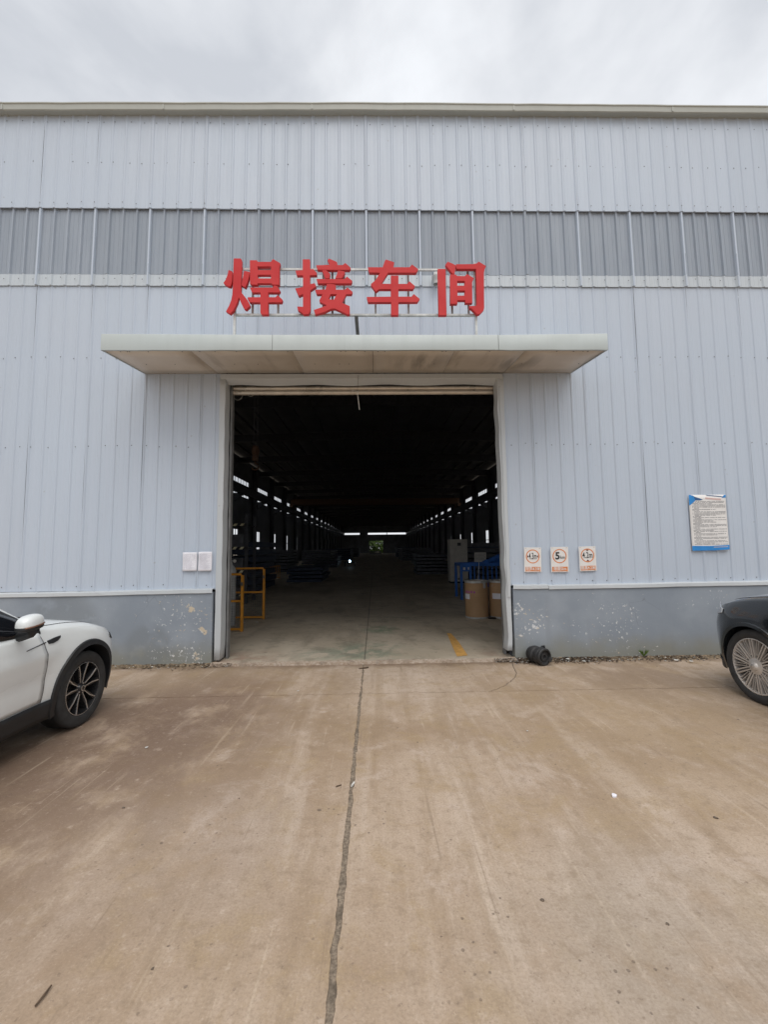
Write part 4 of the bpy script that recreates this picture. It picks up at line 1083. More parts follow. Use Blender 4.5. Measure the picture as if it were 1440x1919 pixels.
            b = MB(); b.lathe([(.012, .0265), (.022, .0255)], 24, 'x'); b.build('cap_ring', M['silver'], hb)
        b = MB()
        for k_ in range(5):
            a = 2*PI*k_/5; b.lathe([(0, -.018), (.009, -.020), (.010, -.04)], 8, 'x', (0, .046*math.cos(a), .046*math.sin(a)))
        b.build('wheel_nuts', M['silver'], root)
        return root
    def common(c, style):
        g_ = c.g; c.body(); fa, ra = g_['fa'], g_['ra']
        for ax in (fa, ra):
            for sgn in (-1, 1): c.wheel(ax, sgn, style)
        for sgn in (-1, 1):
            # glass house
            fr = c.patch('window_frame', M['black'], lambda u, v: (lambda p: (sgn*(p[0]+.003), p[1], p[2]))(c.pt(g_['g0']+(g_['g1']-g_['g0'])*u, 'pill', .03+.86*v)), 34, 6)
            c.patch('side_window', M['glass'], lambda u, v: (lambda p: (sgn*(p[0]+.006), p[1], p[2]))(c.pt(g_['g0']+.05+(g_['g1']-.16-g_['g0'])*u, 'pill', .09+.68*v)), 34, 6, fr)
            c.flank('sill_trim', M['black'], lambda z: ra+g_['arch']-.02, lambda z: fa-g_['arch']+.02, g_['sz0'], g_['sz1'], sgn, .012, 20, 4)
            df = c.flank('door', g_['paint'], lambda z: .02, lambda z: g_['df']+.045*math.sin(PI*min(1, max(0, (z-.35)/.62))), g_['sz1']+.005, c.zs(0)-.01, sgn, .004, 18, 16)
            dr_ = c.flank('door', g_['paint'], lambda z: ra+.30+max(0, (.75-z))*.35, lambda z: .012, g_['sz1']+.005, c.zs(0)-.01, sgn, .004, 18, 16)
            zz = [g_['sz1']+(c.zs(.6)-.02-g_['sz1'])*i/14 for i in range(15)]
            c.seam('door_seam', [(sgn*(c.side(g_['df']+.045*math.sin(PI*min(1, max(0, (z-.35)/.62)))+.006, z)+.0022), g_['df']+.045*math.sin(PI*min(1, max(0, (z-.35)/.62)))+.006, z) for z in zz], .0035, df)
            c.seam('door_seam', [(sgn*(c.side(.016, z)+.002), .016, z) for z in zz], .0035, dr_)
            for d_, y0 in ((df, .12), (dr_, -.78)):
                b = MB(); b.tube([(sgn*(c.side(y0+.18*t, .90)+.016+.022*math.sin(PI*t)), y0+.18*t, .90) for t in (0, .2, .5, .8, 1)], .013, 8); b.build('handle', g_['paint'], d_, smooth=True)
            # bonnet shut line
            c.seam('bonnet_seam', [(lambda p: (sgn*p[0], p[1], p[2]+.0015))(c.pt(s_, 'pill', .80)) for s_ in [g_['b0']+(g_['b1']-g_['b0'])*i/12 for i in range(13)]], .0032)
            # lights
            c.patch('headlight', g_['lampmat'], lambda u, v: (lambda s_, z: (sgn*(c.side(s_, z)+.006), s_, z))(g_['h0']+(g_['h1']-g_['h0'])*u, g_['hz0']+(g_['hz1']-g_['hz0'])*v*(0.35+.65*u)+.05*(1-u)), 10, 6)
            c.patch('tail_light', M['maroon'], lambda u, v: (lambda s_, z: (sgn*(c.side(s_, z)+.006), s_, z))(g_['s0']+.02+.28*u, .90+.14*v), 6, 4)
            c.flank('bumper_trim', M['black'], lambda z: fa+g_['arch']-.01, lambda z: g_['s1']-.03, c.zl(fa)-.05, c.zl(fa)+g_['bt'], sgn, .010, 10, 4)
            c.flank('bumper_trim', M['black'], lambda z: g_['s0']+.03, lambda z: ra-g_['arch']+.01, c.zl(ra)-.05, c.zl(ra)+.12, sgn, .010, 10, 4)
        c.patch('windscreen', M['glass'], lambda u, v: (lambda p, sg: (sg*p[0], p[1]+.002, p[2]+.005))(c.pt(g_['ws0']+(g_['ws1']-g_['ws0'])*v, 'top', .06+.94*(1-abs(2*u-1))), 1 if u < .5 else -1), 16, 10)
        c.patch('rear_window', M['glass'], lambda u, v: (lambda p, sg: (sg*p[0], p[1]-.002, p[2]+.005))(c.pt(g_['rw0']+(g_['rw1']-g_['rw0'])*v, 'top', .1+.9*(1-abs(2*u-1))), 1 if u < .5 else -1), 12, 6)
        b = MB(); b.box(-.5, .5, g_['s1']-.012, g_['s1']+.006, .50, .66); b.build('grille', M['black'], c.root)
        b = MB(); b.box(-.7, .7, g_['s0']+.3, g_['s1']-.5, .19, .30); b.build('underbody', M['black'], c.root)
    def mirror(c, sgn, ctr, rad):
        b = MB(); cx_, cy_, cz_ = ctr; rx_, ry_, rz_ = rad
        def sq(a, p): return math.copysign(abs(a)**p, a)
        def fold(p):                                              # folded back: the cap faces outwards, the tip points to the rear
            return (cx_+sgn*(p[1]-cy_), cy_-sgn*(p[0]-cx_), p[2])
        def fn(u, v): return fold(raw(u, v))
        def raw(u, v):
            th = PI*u-PI/2; ph = 2*PI*v
            x = rx_*sq(math.sin(th), .75); y = ry_*sq(math.cos(th), .8)*sq(math.cos(ph), .75); z = rz_*sq(math.cos(th), .8)*sq(math.sin(ph), .75)
            if y < -ry_*.55: y = -ry_*.55
            if z < 0: z *= .55
            return (cx_+sgn*x, cy_+y, cz_+z+(.25*y if False else 0)-.10*x)
        b.grid(fn, 20, 28); m_ = b.build('mirror', c.g['paint'], c.root, smooth=True)
        b = MB(); b.grid(lambda u, v: (lambda p: (cx_+(p[0]-cx_)*1.01, cy_+(p[1]-cy_)*1.02, cz_-rz_*.38+(p[2]-cz_)*.62))(fn(u, v)), 18, 24); b.build('mirror_base', M['black'], m_, smooth=True)
        b = MB(); b.tube([(cx_, cy_+.04, cz_-rz_*.6), (cx_-sgn*.03, cy_+.06, cz_-rz_*1.25), (cx_-sgn*.13, cy_+.07, cz_-rz_*1.6)], [.045, .032, .04], 10); b.build('mirror_arm', M['black'], m_, smooth=True)
        b = MB(); pts = []
        for i in range(11):
            th = PI*(.22+.62*i/10)-PI/2; ph = -.10
            x = rx_*sq(math.sin(th), .75); y = ry_*sq(math.cos(th), .8); pts.append(fold((cx_+sgn*x*1.012, cy_+y*.97+.002, cz_-.012-.10*x)))
        b.tube(pts, .007, 6); b.build('indicator', M['amber'], m_, smooth=True)
        q = (cx_-sgn*ry_*.565, cx_-sgn*ry_*.555); b = MB(); b.box(min(q), max(q), cy_-rx_*.8, cy_+rx_*.8, cz_-rz_*.35, cz_+rz_*.6); b.build('mirror_glass', M['glass'], m_)

# white SUV, nose to the wall, its right flank towards us
WR = (-3.785, -3.50, 0.0)
white = thing('white_suv', 'white SUV parked nose to the wall, cut by the left frame edge', 'car', WR)
cw = Car(dict(paint=M['carwhite'], edge=M['silver'], lampmat=M['black'], fa=1.35, ra=-1.35, r=.353, arch=.415, rim=.249, tw=.225, wx=.905,
  s0=-2.22, s1=2.14, crease=.80,
  hw=[(-2.22, .62), (-2.05, .80), (-1.7, .895), (-1.2, .92), (1.0, .925), (1.45, .92), (1.72, .905), (1.86, .865), (1.98, .785), (2.08, .66), (2.14, .54)],
  zt=[(-2.22, .95), (-2.1, 1.15), (-1.85, 1.45), (-1.6, 1.57), (-.9, 1.635), (-.2, 1.645), (.12, 1.60), (.75, 1.20), (.90, 1.105), (1.2, 1.065), (1.5, 1.015), (1.75, .945), (1.95, .85), (2.08, .74), (2.14, .66)],
  zs=[(-2.22, .85), (-2.05, 1.03), (-1.5, 1.05), (0, 1.005), (.7, .985), (1.1, .975), (1.5, .935), (1.75, .865), (1.95, .765), (2.14, .60)],
  ze=[(-2.22, .90), (-2.1, 1.08), (-1.85, 1.35), (-1.6, 1.48), (-.9, 1.555), (-.2, 1.565), (.12, 1.50), (.74, 1.095), (.9, 1.045), (1.2, 1.025), (1.5, .98), (1.75, .91), (1.95, .81), (2.14, .63)],
  we=[(-2.22, .45), (-1.9, .60), (-1.5, .66), (.1, .675), (.75, .79), (1.0, .76), (1.5, .73), (1.8, .66), (2.0, .53), (2.14, .35)],
  zl=[(-2.22, .36), (-1.9, .27), (1.6, .27), (1.9, .27), (2.14, .34)],
  g0=-1.75, g1=.80, sz0=.235, sz1=.405, df=.775, b0=.92, b1=1.86, h0=1.80, h1=1.98, hz0=.70, hz1=.80, bt=.10, ws0=.86, ws1=.16, rw0=-1.7, rw1=-2.0), white)
cw.common('white')
for sgn in (-1, 1):
    cw.arch_trim(1.35, sgn, M['black'], .045); cw.arch_trim(-1.35, sgn, M['black'], .045)
cw.mirror(1, (1.03, .47, 1.125), (.105, .07, .072)); cw.mirror(-1, (-1.03, .47, 1.125), (.105, .07, .072))
def flank_poly(car, name, pts, lift, mat, sgn=1):
    b = MB(); n_ = len(pts)
    b.add([(sgn*(car.side(s_, z)+lift), s_, z) for s_, z in pts], [tuple(range(n_))])
    o = b.build(name, mat, car.root); o.modifiers.new('thick', 'SOLIDIFY').thickness = 0.006; return o
for sgn in (-1, 1):
    flank_poly(cw, 'vent_trim', [(.850, .888), (.838, .918), (.93, .928), (1.005, .932), (.998, .915), (.955, .894), (.90, .885)], .006, M['black'], sgn)
    flank_poly(cw, 'vent_trim', [(.815, .912), (.815, .905), (.60, .880), (.60, .886)], .010, M['black'], sgn)
b = MB(); b.box(-.55, .62, .99, 1.02, 1.085, 1.10); b.tube([(.60, .93, 1.075), (.50, .90, 1.10)], .012, 6); b.build('wiper', M['black'], white)

# black SUV on the right, its left flank towards us
BR = (5.03, -3.33, 0.0)
black = thing('black_suv', 'black SUV with many-spoked bronze wheels, cut by the right frame edge', 'car', BR)
cb = Car(dict(paint=M['carblack'], edge=M['bronze'], lampmat=M['lamp'], fa=1.40, ra=-1.42, r=.385, arch=.420, rim=.292, tw=.24, wx=.965,
  s0=-2.35, s1=2.22, crease=.86,
  hw=[(-2.35, .68), (-2.15, .86), (-1.8, .95), (-1.2, .975), (1.0, .98), (1.5, .98), (1.75, .975), (1.90, .935), (2.04, .85), (2.15, .73), (2.22, .60)],
  zt=[(-2.35, 1.1), (-2.2, 1.3), (-1.95, 1.6), (-1.7, 1.70), (-.9, 1.76), (-.2, 1.77), (.12, 1.72), (.8, 1.31), (.95, 1.235), (1.3, 1.20), (1.6, 1.165), (1.85, 1.11), (2.05, 1.01), (2.16, .90), (2.22, .80)],
  zs=[(-2.35, .95), (-2.1, 1.14), (-1.5, 1.16), (0, 1.12), (.8, 1.10), (1.2, 1.09), (1.6, 1.045), (1.85, .985), (2.05, .88), (2.22, .70)],
  ze=[(-2.35, 1.0), (-2.2, 1.2), (-1.95, 1.48), (-1.7, 1.60), (-.9, 1.67), (-.2, 1.68), (.12, 1.62), (.8, 1.21), (.95, 1.165), (1.3, 1.145), (1.6, 1.10), (1.85, 1.045), (2.05, .95), (2.22, .76)],
  we=[(-2.35, .5), (-2.0, .66), (-1.5, .72), (.1, .73), (.8, .85), (1.0, .83), (1.5, .81), (1.8, .74), (2.05, .58), (2.22, .40)],
  zl=[(-2.35, .40), (-2.0, .30), (1.7, .30), (1.95, .29), (2.22, .36)],
  g0=-1.9, g1=.86, sz0=.26, sz1=.42, df=.78, b0=.97, b1=1.95, h0=1.80, h1=2.06, hz0=.84, hz1=.99, bt=.06, ws0=.92, ws1=.16, rw0=-1.8, rw1=-2.1), black)
cb.common('bronze')
for sgn in (-1, 1):
    cb.arch_trim(1.40, sgn, M['carblack'], .03); cb.arch_trim(-1.42, sgn, M['carblack'], .03)
cb.mirror(1, (1.10, .62, 1.24), (.12, .10, .085)); cb.mirror(-1, (-1.10, .62, 1.24), (.12, .10, .085))

# ================================================================== INSIDE THE DOOR
FZ = 0.037
def fence(name, label, x0, x1, y, h, group):
    t = thing(name, label, 'fence', (x1, y, FZ), 0, group)
    def piece(nm, a, c, w_=0.045): b = MB(); b.bar(a, c, w_); b.build(nm, M['yellow'], t)
    L = x0-x1
    for x in (0, L): piece('post', (x, 0, 0.005), (x, 0, h-.02), .05)
    for z in (h, h*.53, .05): piece('rail', (L+.025, 0, z), (-.025, 0, z), .042)
    b = MB()
    n_ = int(-L/.05)
    for i in range(1, n_): x = L*i/n_; b.bar((x, .02, .07), (x, .02, h-.02), .0035)
    for i in range(1, int(h/.05)): b.bar((L, .024, i*.05), (0, .024, i*.05), .0035)
    b.build('wire_mesh', M['darksteel'], t)
    b = MB(); b.box(-.03, .02, -.035, .03, h*.80, h*.86); b.build('latch', M['darksteel'], t)
fence('cage_fence', 'yellow wire mesh cage fence panel standing nearest the doorway', -3.9, -2.71, 2.31, 1.15, 'yellow cage panels round the gas cylinder')
fence('cage_fence', 'yellow wire mesh cage fence panel standing behind the gas cylinder', -4.2, -2.66, 3.82, 1.20, 'yellow cage panels round the gas cylinder')
cy = thing('gas_cylinder', 'tall grey gas cylinder between the two yellow cage panels', 'gas cylinder', (-3.20, 3.05, FZ))
b = MB(); b.lathe([(0, 0), (.105, 0), (.115, .02), (.115, 1.16), (.105, 1.23), (.07, 1.29), (.04, 1.32), (.035, 1.34), (0, 1.34)], 28); b.build('shell', M['cyl'], cy, angle=35)
b = MB(); b.lathe([(.03, 1.33), (.03, 1.37), (.018, 1.38), (.018, 1.44), (0, 1.44)], 14); b.bar((-.05, 0, 1.40), (.07, 0, 1.40), .025); b.build('valve', M['steel'], cy)
b = MB(); b.lathe([(0, -.03), (.035, -.03), (.035, 0), (0, 0)], 16, 'y', (.10, -.03, 1.40)); b.build('gauge', M['pale'], cy)

rk = thing('storage_rack', 'dark storage rack with hazard striped shelf edges on the left', 'rack', (-3.98, 6.8, FZ))
for x in (0, -2.6):
    for y in (0, .9): b = MB(); b.box(x-.045, x+.045, y-.04, y+.04, 0, 2.75); b.build('upright', M['frame'], rk)
for z in (.27, .98, 1.70, 2.42):
    sb = MB(); sb.box(-2.6, .02, .03, .9, z-.04, z-.01); sh_ = sb.build('shelf', M['frame'], rk)
    b = MB(); b.box(-2.6, .045, -.055, -.043, z-.05, z+.03); b.build('shelf_beam', M['ink'], sh_)
    b = MB()
    for i in range(12):
        x = -.05-.21*i; b.add([(x, -.058, z+.028), (x-.10, -.058, z+.028), (x-.16, -.058, z-.048), (x-.06, -.058, z-.048)], [(0, 1, 2, 3)])
    b.build('hazard_stripes', M['stripey'], sh_)
for z in (.26, .98, 1.70):
    rr = random.Random(int(z*100)); x = -.15; nb_ = 0
    while x > -2.3:
        w_ = rr.uniform(.3, .6); h_ = rr.uniform(.12, .45)
        bx = MB(); bx.box(x-w_, x, .12, .75, z, z+h_)
        o = bevel(bx.build('storage_bin', M['stack'] if rr.random() < .6 else M['bluestack'], None), .02)
        o.location = (-3.98, 6.8, FZ)
        nb_ += 1; single(o, '%s bin on the %s shelf of the striped rack, %s from its right end' % ('grey' if o.data.materials[0] == M['stack'] else 'dark blue', {.26: 'lowest', .98: 'second', 1.70: 'third'}[z], ('first', 'second', 'third', 'fourth', 'fifth', 'sixth')[nb_-1]), 'bin', 'bins on the left rack')
        x -= w_+.08

def drum(loc, label, label_x, spin):
    d = thing('fibre_drum', label, 'drum', loc, spin, 'brown fibre drums inside the door')
    R_, H_ = .268, .865
    b = MB(); b.lathe([(0, .012), (R_, .012), (R_+.002, .4), (R_, H_-.03), (R_-.012, H_-.03), (R_-.012, H_-.10), (0, H_-.10)], 48); b.build('shell', M['fibre'], d, angle=30)
    for z0, z1 in ((0.0, .035), (H_-.055, H_)):
        b = MB(); b.lathe([(R_-.015, z0), (R_+.004, z0), (R_+.009, z0+.006), (R_+.006, (z0+z1)/2), (R_+.009, z1-.006), (R_+.004, z1), (R_-.012, z1)], 48); b.build('hoop', M['steel'], d, angle=40)
    def tag(nm, a0, a1, z0, z1, mat, lift=.003):
        q = MB(); q.grid(lambda u, v: ((R_+lift)*math.sin(a0+(a1-a0)*u), -(R_+lift)*math.cos(a0+(a1-a0)*u), z0+(z1-z0)*v), 8, 1); q.build(nm, mat, d)
    a = math.radians(28)
    q = MB(); q.box(-.03, .03, -R_-.022, -R_-.004, H_-.17, H_-.02); lk = q.build('clasp', M['steel'], d); 
    lk.rotation_euler = (0, 0, a)
    if label_x == 'a':
        tag('label_sheet', math.radians(-88), math.radians(-48), .44, .56, M['paper']); rr = random.Random(2)
        for i in range(5): tag('stamp', math.radians(-84+i*14), math.radians(-84+i*14+9), .575+rr.uniform(0, .01), .64-rr.uniform(0, .02), M['magenta'], .0035)
    else:
        tag('label_sheet', math.radians(-60), math.radians(-8), .44, .57, M['paper'])
    return d
DA = (2.40, 3.66, FZ); DB = (2.975, 3.66, FZ)
drum(DA, 'brown fibre drum with pink stamp and rod inside, left of two', 'a', 0)
drum(DB, 'brown fibre drum with blue disc leaning on it, half behind the door casing', 'b', 0)
b = MB(); b.tube([(0, 0, 0), (.06, .03, .62)], .006, 6)
o = b.build('metal_rod', M['steel']); o.location = (2.43, 3.62, FZ+.77); single(o, 'thin metal rod standing up out of the left fibre drum', 'rod')
b = MB(); b.tube([(0, 0, 0), (.045, .0, .16)], .006, 5); b.tube([(.03, 0.02, 0), (.08, .02, .17)], .006, 5)
o = b.build('offcuts', M['steel']); o.location = (2.74, 3.52, FZ+.72); 
single(o, 'two short metal offcuts poking up between the fibre drums', 'metal offcuts')
b = MB(); b.lathe([(0, -.015), (.03, -.02), (.11, -.02), (.118, -.01), (.118, .03), (.0, .03)], 28, 'y')
o = b.build('blue_disc', M['blueplastic'], angle=35); o.location = (3.06, 3.345, FZ+.175); o.rotation_euler = (-.12, 0, .15); single(o, 'round blue plastic spool leaning on the right fibre drum', 'spool')
b = MB(); b.lathe([(0, 0), (.09, 0), (.10, .02), (.06, .03), (0, .03)], 20); o = b.build('small_dish', M['dustrubber'], angle=40); o.location = (2.69, 3.42, FZ); single(o, 'small dark dish on the floor between the fibre drums', 'dish')

# blue steel bench frame
bl = thing('blue_bench_frame', 'blue steel bench frame with barred side behind the fibre drums', 'bench frame', (2.69, 7.0, FZ))
def bb(nm, a, c, w_=.07, h_=None): b = MB(); b.bar(a, c, w_, h_); b.build(nm, M['blue'], bl)
for x, y in ((.03, 0), (.32, 0), (2.2, 0), (.03, .9), (2.2, .9)): bb('leg', (x, y, 0), (x, y, 1.08), .075)
bb('rail', (0, 0, 1.09), (2.3, 0, 1.09), .09); bb('rail', (0, .9, 1.09), (2.3, .9, 1.09), .09); bb('rail', (.03, .05, 1.09), (.03, .85, 1.09), .08); bb('rail', (.36, 0, .42), (2.16, 0, .42), .06)
b = MB(); b.box(.0, .36, -.02, .02, .88, 1.05); b.build('end_plate', M['blue'], bl)
for i in range(12): bb('bar', (.45+.14*i, 0, .45), (.45+.14*i, 0, 1.045), .035)
bb('brace', (.75, .10, 1.13), (1.9, .10, 1.62), .11); bb('brace', (1.05, .3, 1.13), (2.2, .3, 1.50), .11)
b = MB(); b.box(.02, 2.28, .05, .85, 1.06, 1.075); b.build('top_plate', M['blue'], bl)
for x in (.09, .24): b = MB(); b.box(x, x+.07, -.026, -.021, .93, 1.01); b.build('tag_plate', M['pale'], bl)

# pale control cabinet
cb_ = thing('control_cabinet', 'pale grey steel control cabinet standing deep inside on the right', 'cabinet', (3.42, 13.0, FZ))
b = MB(); b.box(0, .82, 0, .6, .08, 2.0); bevel(b.build('cabinet_body', M['cabinet'], cb_), .015)
b = MB(); b.box(.02, .80, .02, .58, 0, .08); b.build('base', M['black'], cb_)
b = MB(); b.box(.03, .79, -.014, -.001, .12, 1.96); bevel(b.build('door', M['cabinet'], cb_), .006)
b = MB(); b.box(.36, .52, -.02, -.0145, 1.70, 1.84); b.build('display', M['ink'], cb_)
for x in (.38, .50):
    b = MB(); b.lathe([(0, -.03), (.035, -.03), (.04, -.0145)], 16, 'y', (x, 0, .2)); b.build('socket', M['ink'], cb_)
# grey board behind the bench
bd = thing('notice_board', 'grey printed board propped behind the blue bench frame', 'board', (3.53, 8.6, FZ))
b = MB(); b.box(0, .42, 0, .02, 1.05, 1.45); b.build('board', M['cabinet'], bd)
b = MB()
for i in range(5): b.box(.03, .39-.04*(i % 2), -.003, -.001, 1.38-.05*i, 1.395-.05*i)
b.build('text_lines', M['greyink'], bd, kind='stuff')
for x in (.03, .39): b = MB(); b.box(x-.02, x+.02, .022, .05, 0, 1.1); b.build('leg', M['frame'], bd)

# stacks deeper in the hall
def pile(name, label, x0, x1, y0, y1, h, mat, n_, cat='stack'):
    t = thing(name, label, cat, ((x0+x1)/2, y0, FZ)); w_ = (x1-x0)/2; rr = random.Random(int(x0*13))
    dz = h/n_
    for i in range(n_):
        b = MB(); o_ = rr.uniform(-.06, .06); b.box(-w_+o_, w_+o_, 0+abs(o_), y1-y0, .012+i*dz, .012+i*dz+dz*.72); b.build('sheet_bundle', mat, t)
pile('sheet_stack', 'stack of grey sheet bundles beyond the pale cabinet', 2.55, 4.6, 19.5, 22, 1.25, M['stack'], 6)
pile('blue_stack', 'long low stack of dark blue parts on the left floor', -4.3, -2.6, 14.6, 18, .75, M['bluestack'], 4)
pile('sheet_stack', 'low pile of dark plates far back on the left', -5.2, -3.2, 30, 34, 1.0, M['stack'], 5)
pile('sheet_stack', 'low pile of dark plates far back on the right', 3.8, 6.2, 32, 38, 1.1, M['stack'], 5)
pile('sheet_stack', 'tall pile of dark plates by the left columns', -8.6, -6.2, 24, 28, 1.6, M['stack'], 7)
pile('blue_stack', 'pile of dark blue frames by the right columns', 6.2, 8.6, 22, 27, 1.7, M['bluestack'], 7)
pile('sheet_stack', 'blocking pile of plates before the far doorway', -1.5, 1.6, 100, 104, 0.8, M['stack'], 3)
pile('sheet_stack', 'long dark plate pile along the left columns, middle depth', -7.6, -4.6, 38, 46, 1.5, M['stack'], 6)
pile('blue_stack', 'dark blue frame pile far back left of the aisle', -6.8, -3.4, 52, 60, 1.6, M['bluestack'], 6)
pile('sheet_stack', 'long dark plate pile far back right of the aisle', 3.4, 7.0, 46, 56, 1.6, M['stack'], 6)
pile('blue_stack', 'dark blue parts pile just behind the far right plate pile', 3.8, 7.0, 66, 74, 1.7, M['bluestack'], 6)
pile('sheet_stack', 'dark pile of plates deepest in on the left', -7.0, -3.0, 72, 80, 1.7, M['stack'], 6)
pile('blue_stack', 'tall dark blue parts pile behind the striped rack', -7.4, -4.6, 10, 13.4, 2.0, M['bluestack'], 7)
pile('sheet_stack', 'tall grey bundle pile behind the pale cabinet', 4.8, 7.6, 14.5, 18.5, 1.9, M['stack'], 7)
t = thing('yellow_barrier', 'short yellow barred barrier deep inside on the left', 'barrier', (-5.7, 17.0, FZ))
for i in range(6): b = MB(); b.bar((i*.10, 0, 0), (i*.10, 0, .70), .03); b.build('bar', M['yellow'], t)
for z in (.72, .1): b = MB(); b.bar((-.02, 0, z), (.52, 0, z), .035); b.build('rail', M['yellow'], t)

# welding in progress far down the hall
wp = on_wall(655.5, 1052, 32.0)
wb = thing('welding_bench', 'small bench with a bright blue-white welding arc far inside', 'bench', (wp.x, 32.0, FZ))
b = MB(); b.box(-.5, .5, .05, .7, wp.z-FZ-.14, wp.z-FZ-.08); b.build('top', M['frame'], wb)
for x in (-.45, .45):
    for y in (.1, .65): b = MB(); b.bar((x, y, 0), (x, y, wp.z-FZ-.14), .05); b.build('leg', M['frame'], wb)
b = MB(); b.tube([(-.05, .2, wp.z-FZ+.10), (.05, .2, wp.z-FZ+.06), (.05, .2, wp.z-FZ-.02), (-.03, .2, wp.z-FZ-.07)], [.03, .03, .035, .09], 8); b.build('arc_flame', M['arc'], wb)

# cranes
def crane(y, label):
    t = thing('overhead_crane', label, 'crane', (0, y, 0), 0, 'overhead cranes in the hall')
    for dy in (0, 1.1): b = MB(); b.box(HX0+.75, HX1-.75, dy, dy+.32, 6.55, 7.15); b.build('girder', M['crane'], t)
    for x in (HX0+.85, HX1-.85): b = MB(); b.box(x-.15, x+.15, -.5, 1.9, 6.205, 6.55); b.build('end_carriage', M['crane'], t)
    b = MB(); b.box(-3.9, -3.1, .36, 1.06, 6.7, 7.3); b.build('hoist', M['frame'], t)
crane(41.0, 'orange overhead crane spanning the far part of the hall')
crane(5.2, 'orange overhead crane hidden high above the doorway')
hp = on_wall(479, 845, 5.9)
hk = thing('crane_hook', 'orange crane hook block hanging on ropes in the upper left of the doorway', 'hook', (hp.x, 5.9, hp.z))
b = MB(); b.lathe([(0, -.08), (.13, -.08), (.16, -.05), (.16, .05), (.13, .08), (0, .08)], 24, 'x'); b.box(-.06, .06, -.10, .10, -.30, -.05); b.build('block', M['crane'], hk, angle=40)
b = MB()
for x in (-.06, .06): b.tube([(x, 0, .1), (x*.6, 0, 6.65-hp.z)], .010, 6)
b.build('rope', M['darksteel'], hk)
b = MB(); b.tube([(0, 0, -.28), (0, 0, -.38)] + [(.10*math.sin(a), 0, -.47+.10*math.cos(a)) for a in (0.2, .9, 1.6, 2.3, 3.0, 3.7, 4.4)], .024, 8); b.build('hook', M['crane'], hk, smooth=True)
b = MB()
for q, (px, py) in enumerate(((446, 735), (470, 728))):
    p = on_wall(px, py, .55); b.tube([(p.x-.09+.09*(1-math.cos(a)), .55, p.z-.14*math.sin(a)) for a in [PI*i/10 for i in range(11)]], .006, 5)
single(b.build('cable_loop', M['steel']), 'loose cable loops hanging under the door head at left', 'cable')

# worn yellow line on the hall floor
pts = [on_ground(*p, .04) for p in ((857, 1230), (877, 1228), (861, 1204), (846, 1187), (838, 1186), (846, 1206))]
bm = bmesh.new(); f = bm.faces.new([bm.verts.new((p.x, p.y, .0415)) for p in pts]); me = bpy.data.meshes.new('floor_marking'); bm.to_mesh(me); bm.free(); me.materials.append(M['floorpaint'])
single(link('floor_marking', me), 'short worn yellow paint line on the floor just inside the door', 'floor marking')
# paper scraps inside
def scrap(name, p, size, mat, label, cat, seed, lift=.004, group=None, flatn=.15):
    rr = random.Random(seed); b = MB(); n_ = 7
    top = [(size*rr.uniform(.6, 1)*math.cos(2*PI*i/n_), size*rr.uniform(.5, .9)*math.sin(2*PI*i/n_), size*flatn*rr.uniform(.5, 1.5)) for i in range(n_)]
    b.add(top+[(x*.9, y*.9, 0) for x, y, z in top]+[(0, 0, size*flatn*1.6)], [(i, (i+1) % n_, 2*n_) for i in range(n_)]+[(n_+i, n_+(i+1) % n_, (i+1) % n_, i) for i in range(n_)])
    o = b.build(name, mat); o.location = (p[0], p[1], p[2]+lift); o.rotation_euler = (0, 0, rr.uniform(0, 6)); return single(o, label, cat, group)
P = on_ground(421, 1168, FZ); scrap('paper_scrap', (P.x+.42, P.y, P.z), .05, M['pale'], 'white scrap on the floor in front of the yellow cage', 'scrap', 1)
p_ = on_ground(482, 1166, FZ)
scrap('paper_scrap', p_, .05, M['pale'], 'white paper scrap at the foot of the rear yellow panel', 'scrap', 3)

# ================================================================== THINGS LYING IN THE YARD
mo = on_ground(1014, 1247)
mt = thing('rubber_bellows', 'black rubber air spring lying on the ground right of the door', 'air spring', (mo.x, mo.y+.10, 0.0))
ax = Vector((.10, -.235, 0)).normalized()
def along(prof, n_=36):
    b = MB(); vs = []; u = Vector((0, 0, 1)); t = ax.cross(u)
    for r_, h in prof:
        for j in range(n_):
            a = 2*PI*j/n_; q = ax*h + (u*math.cos(a)+t*math.sin(a))*r_ + Vector((0, 0, .122)); vs.append(q)
    b.add(vs, [(i*n_+j, i*n_+(j+1) % n_, (i+1)*n_+(j+1) % n_, (i+1)*n_+j) for i in range(len(prof)-1) for j in range(n_)]); return b
along([(0, -.15), (.085, -.15), (.095, -.14), (.10, -.10), (.118, -.085), (.122, -.06), (.118, -.02), (.098, -.005), (.098, .01), (.118, .02), (.124, .05), (.118, .085), (.10, .10)]).build('bellows', M['dustrubber'], mt, angle=30)
along([(.10, .095), (.120, .10), (.122, .135), (.112, .145), (.095, .145), (.085, .12), (.06, .115), (.055, .13), (.03, .13), (.025, .11), (0, .11)]).build('end_plate', M['dustrubber'], mt, angle=30)
b = MB(); b.bar((.10, .12, .20), (.15, .10, .215), .05, .035); b.bar((.11, -.12, .10), (.15, -.14, .08), .05, .05); b.build('bracket', M['dustrubber'], mt)

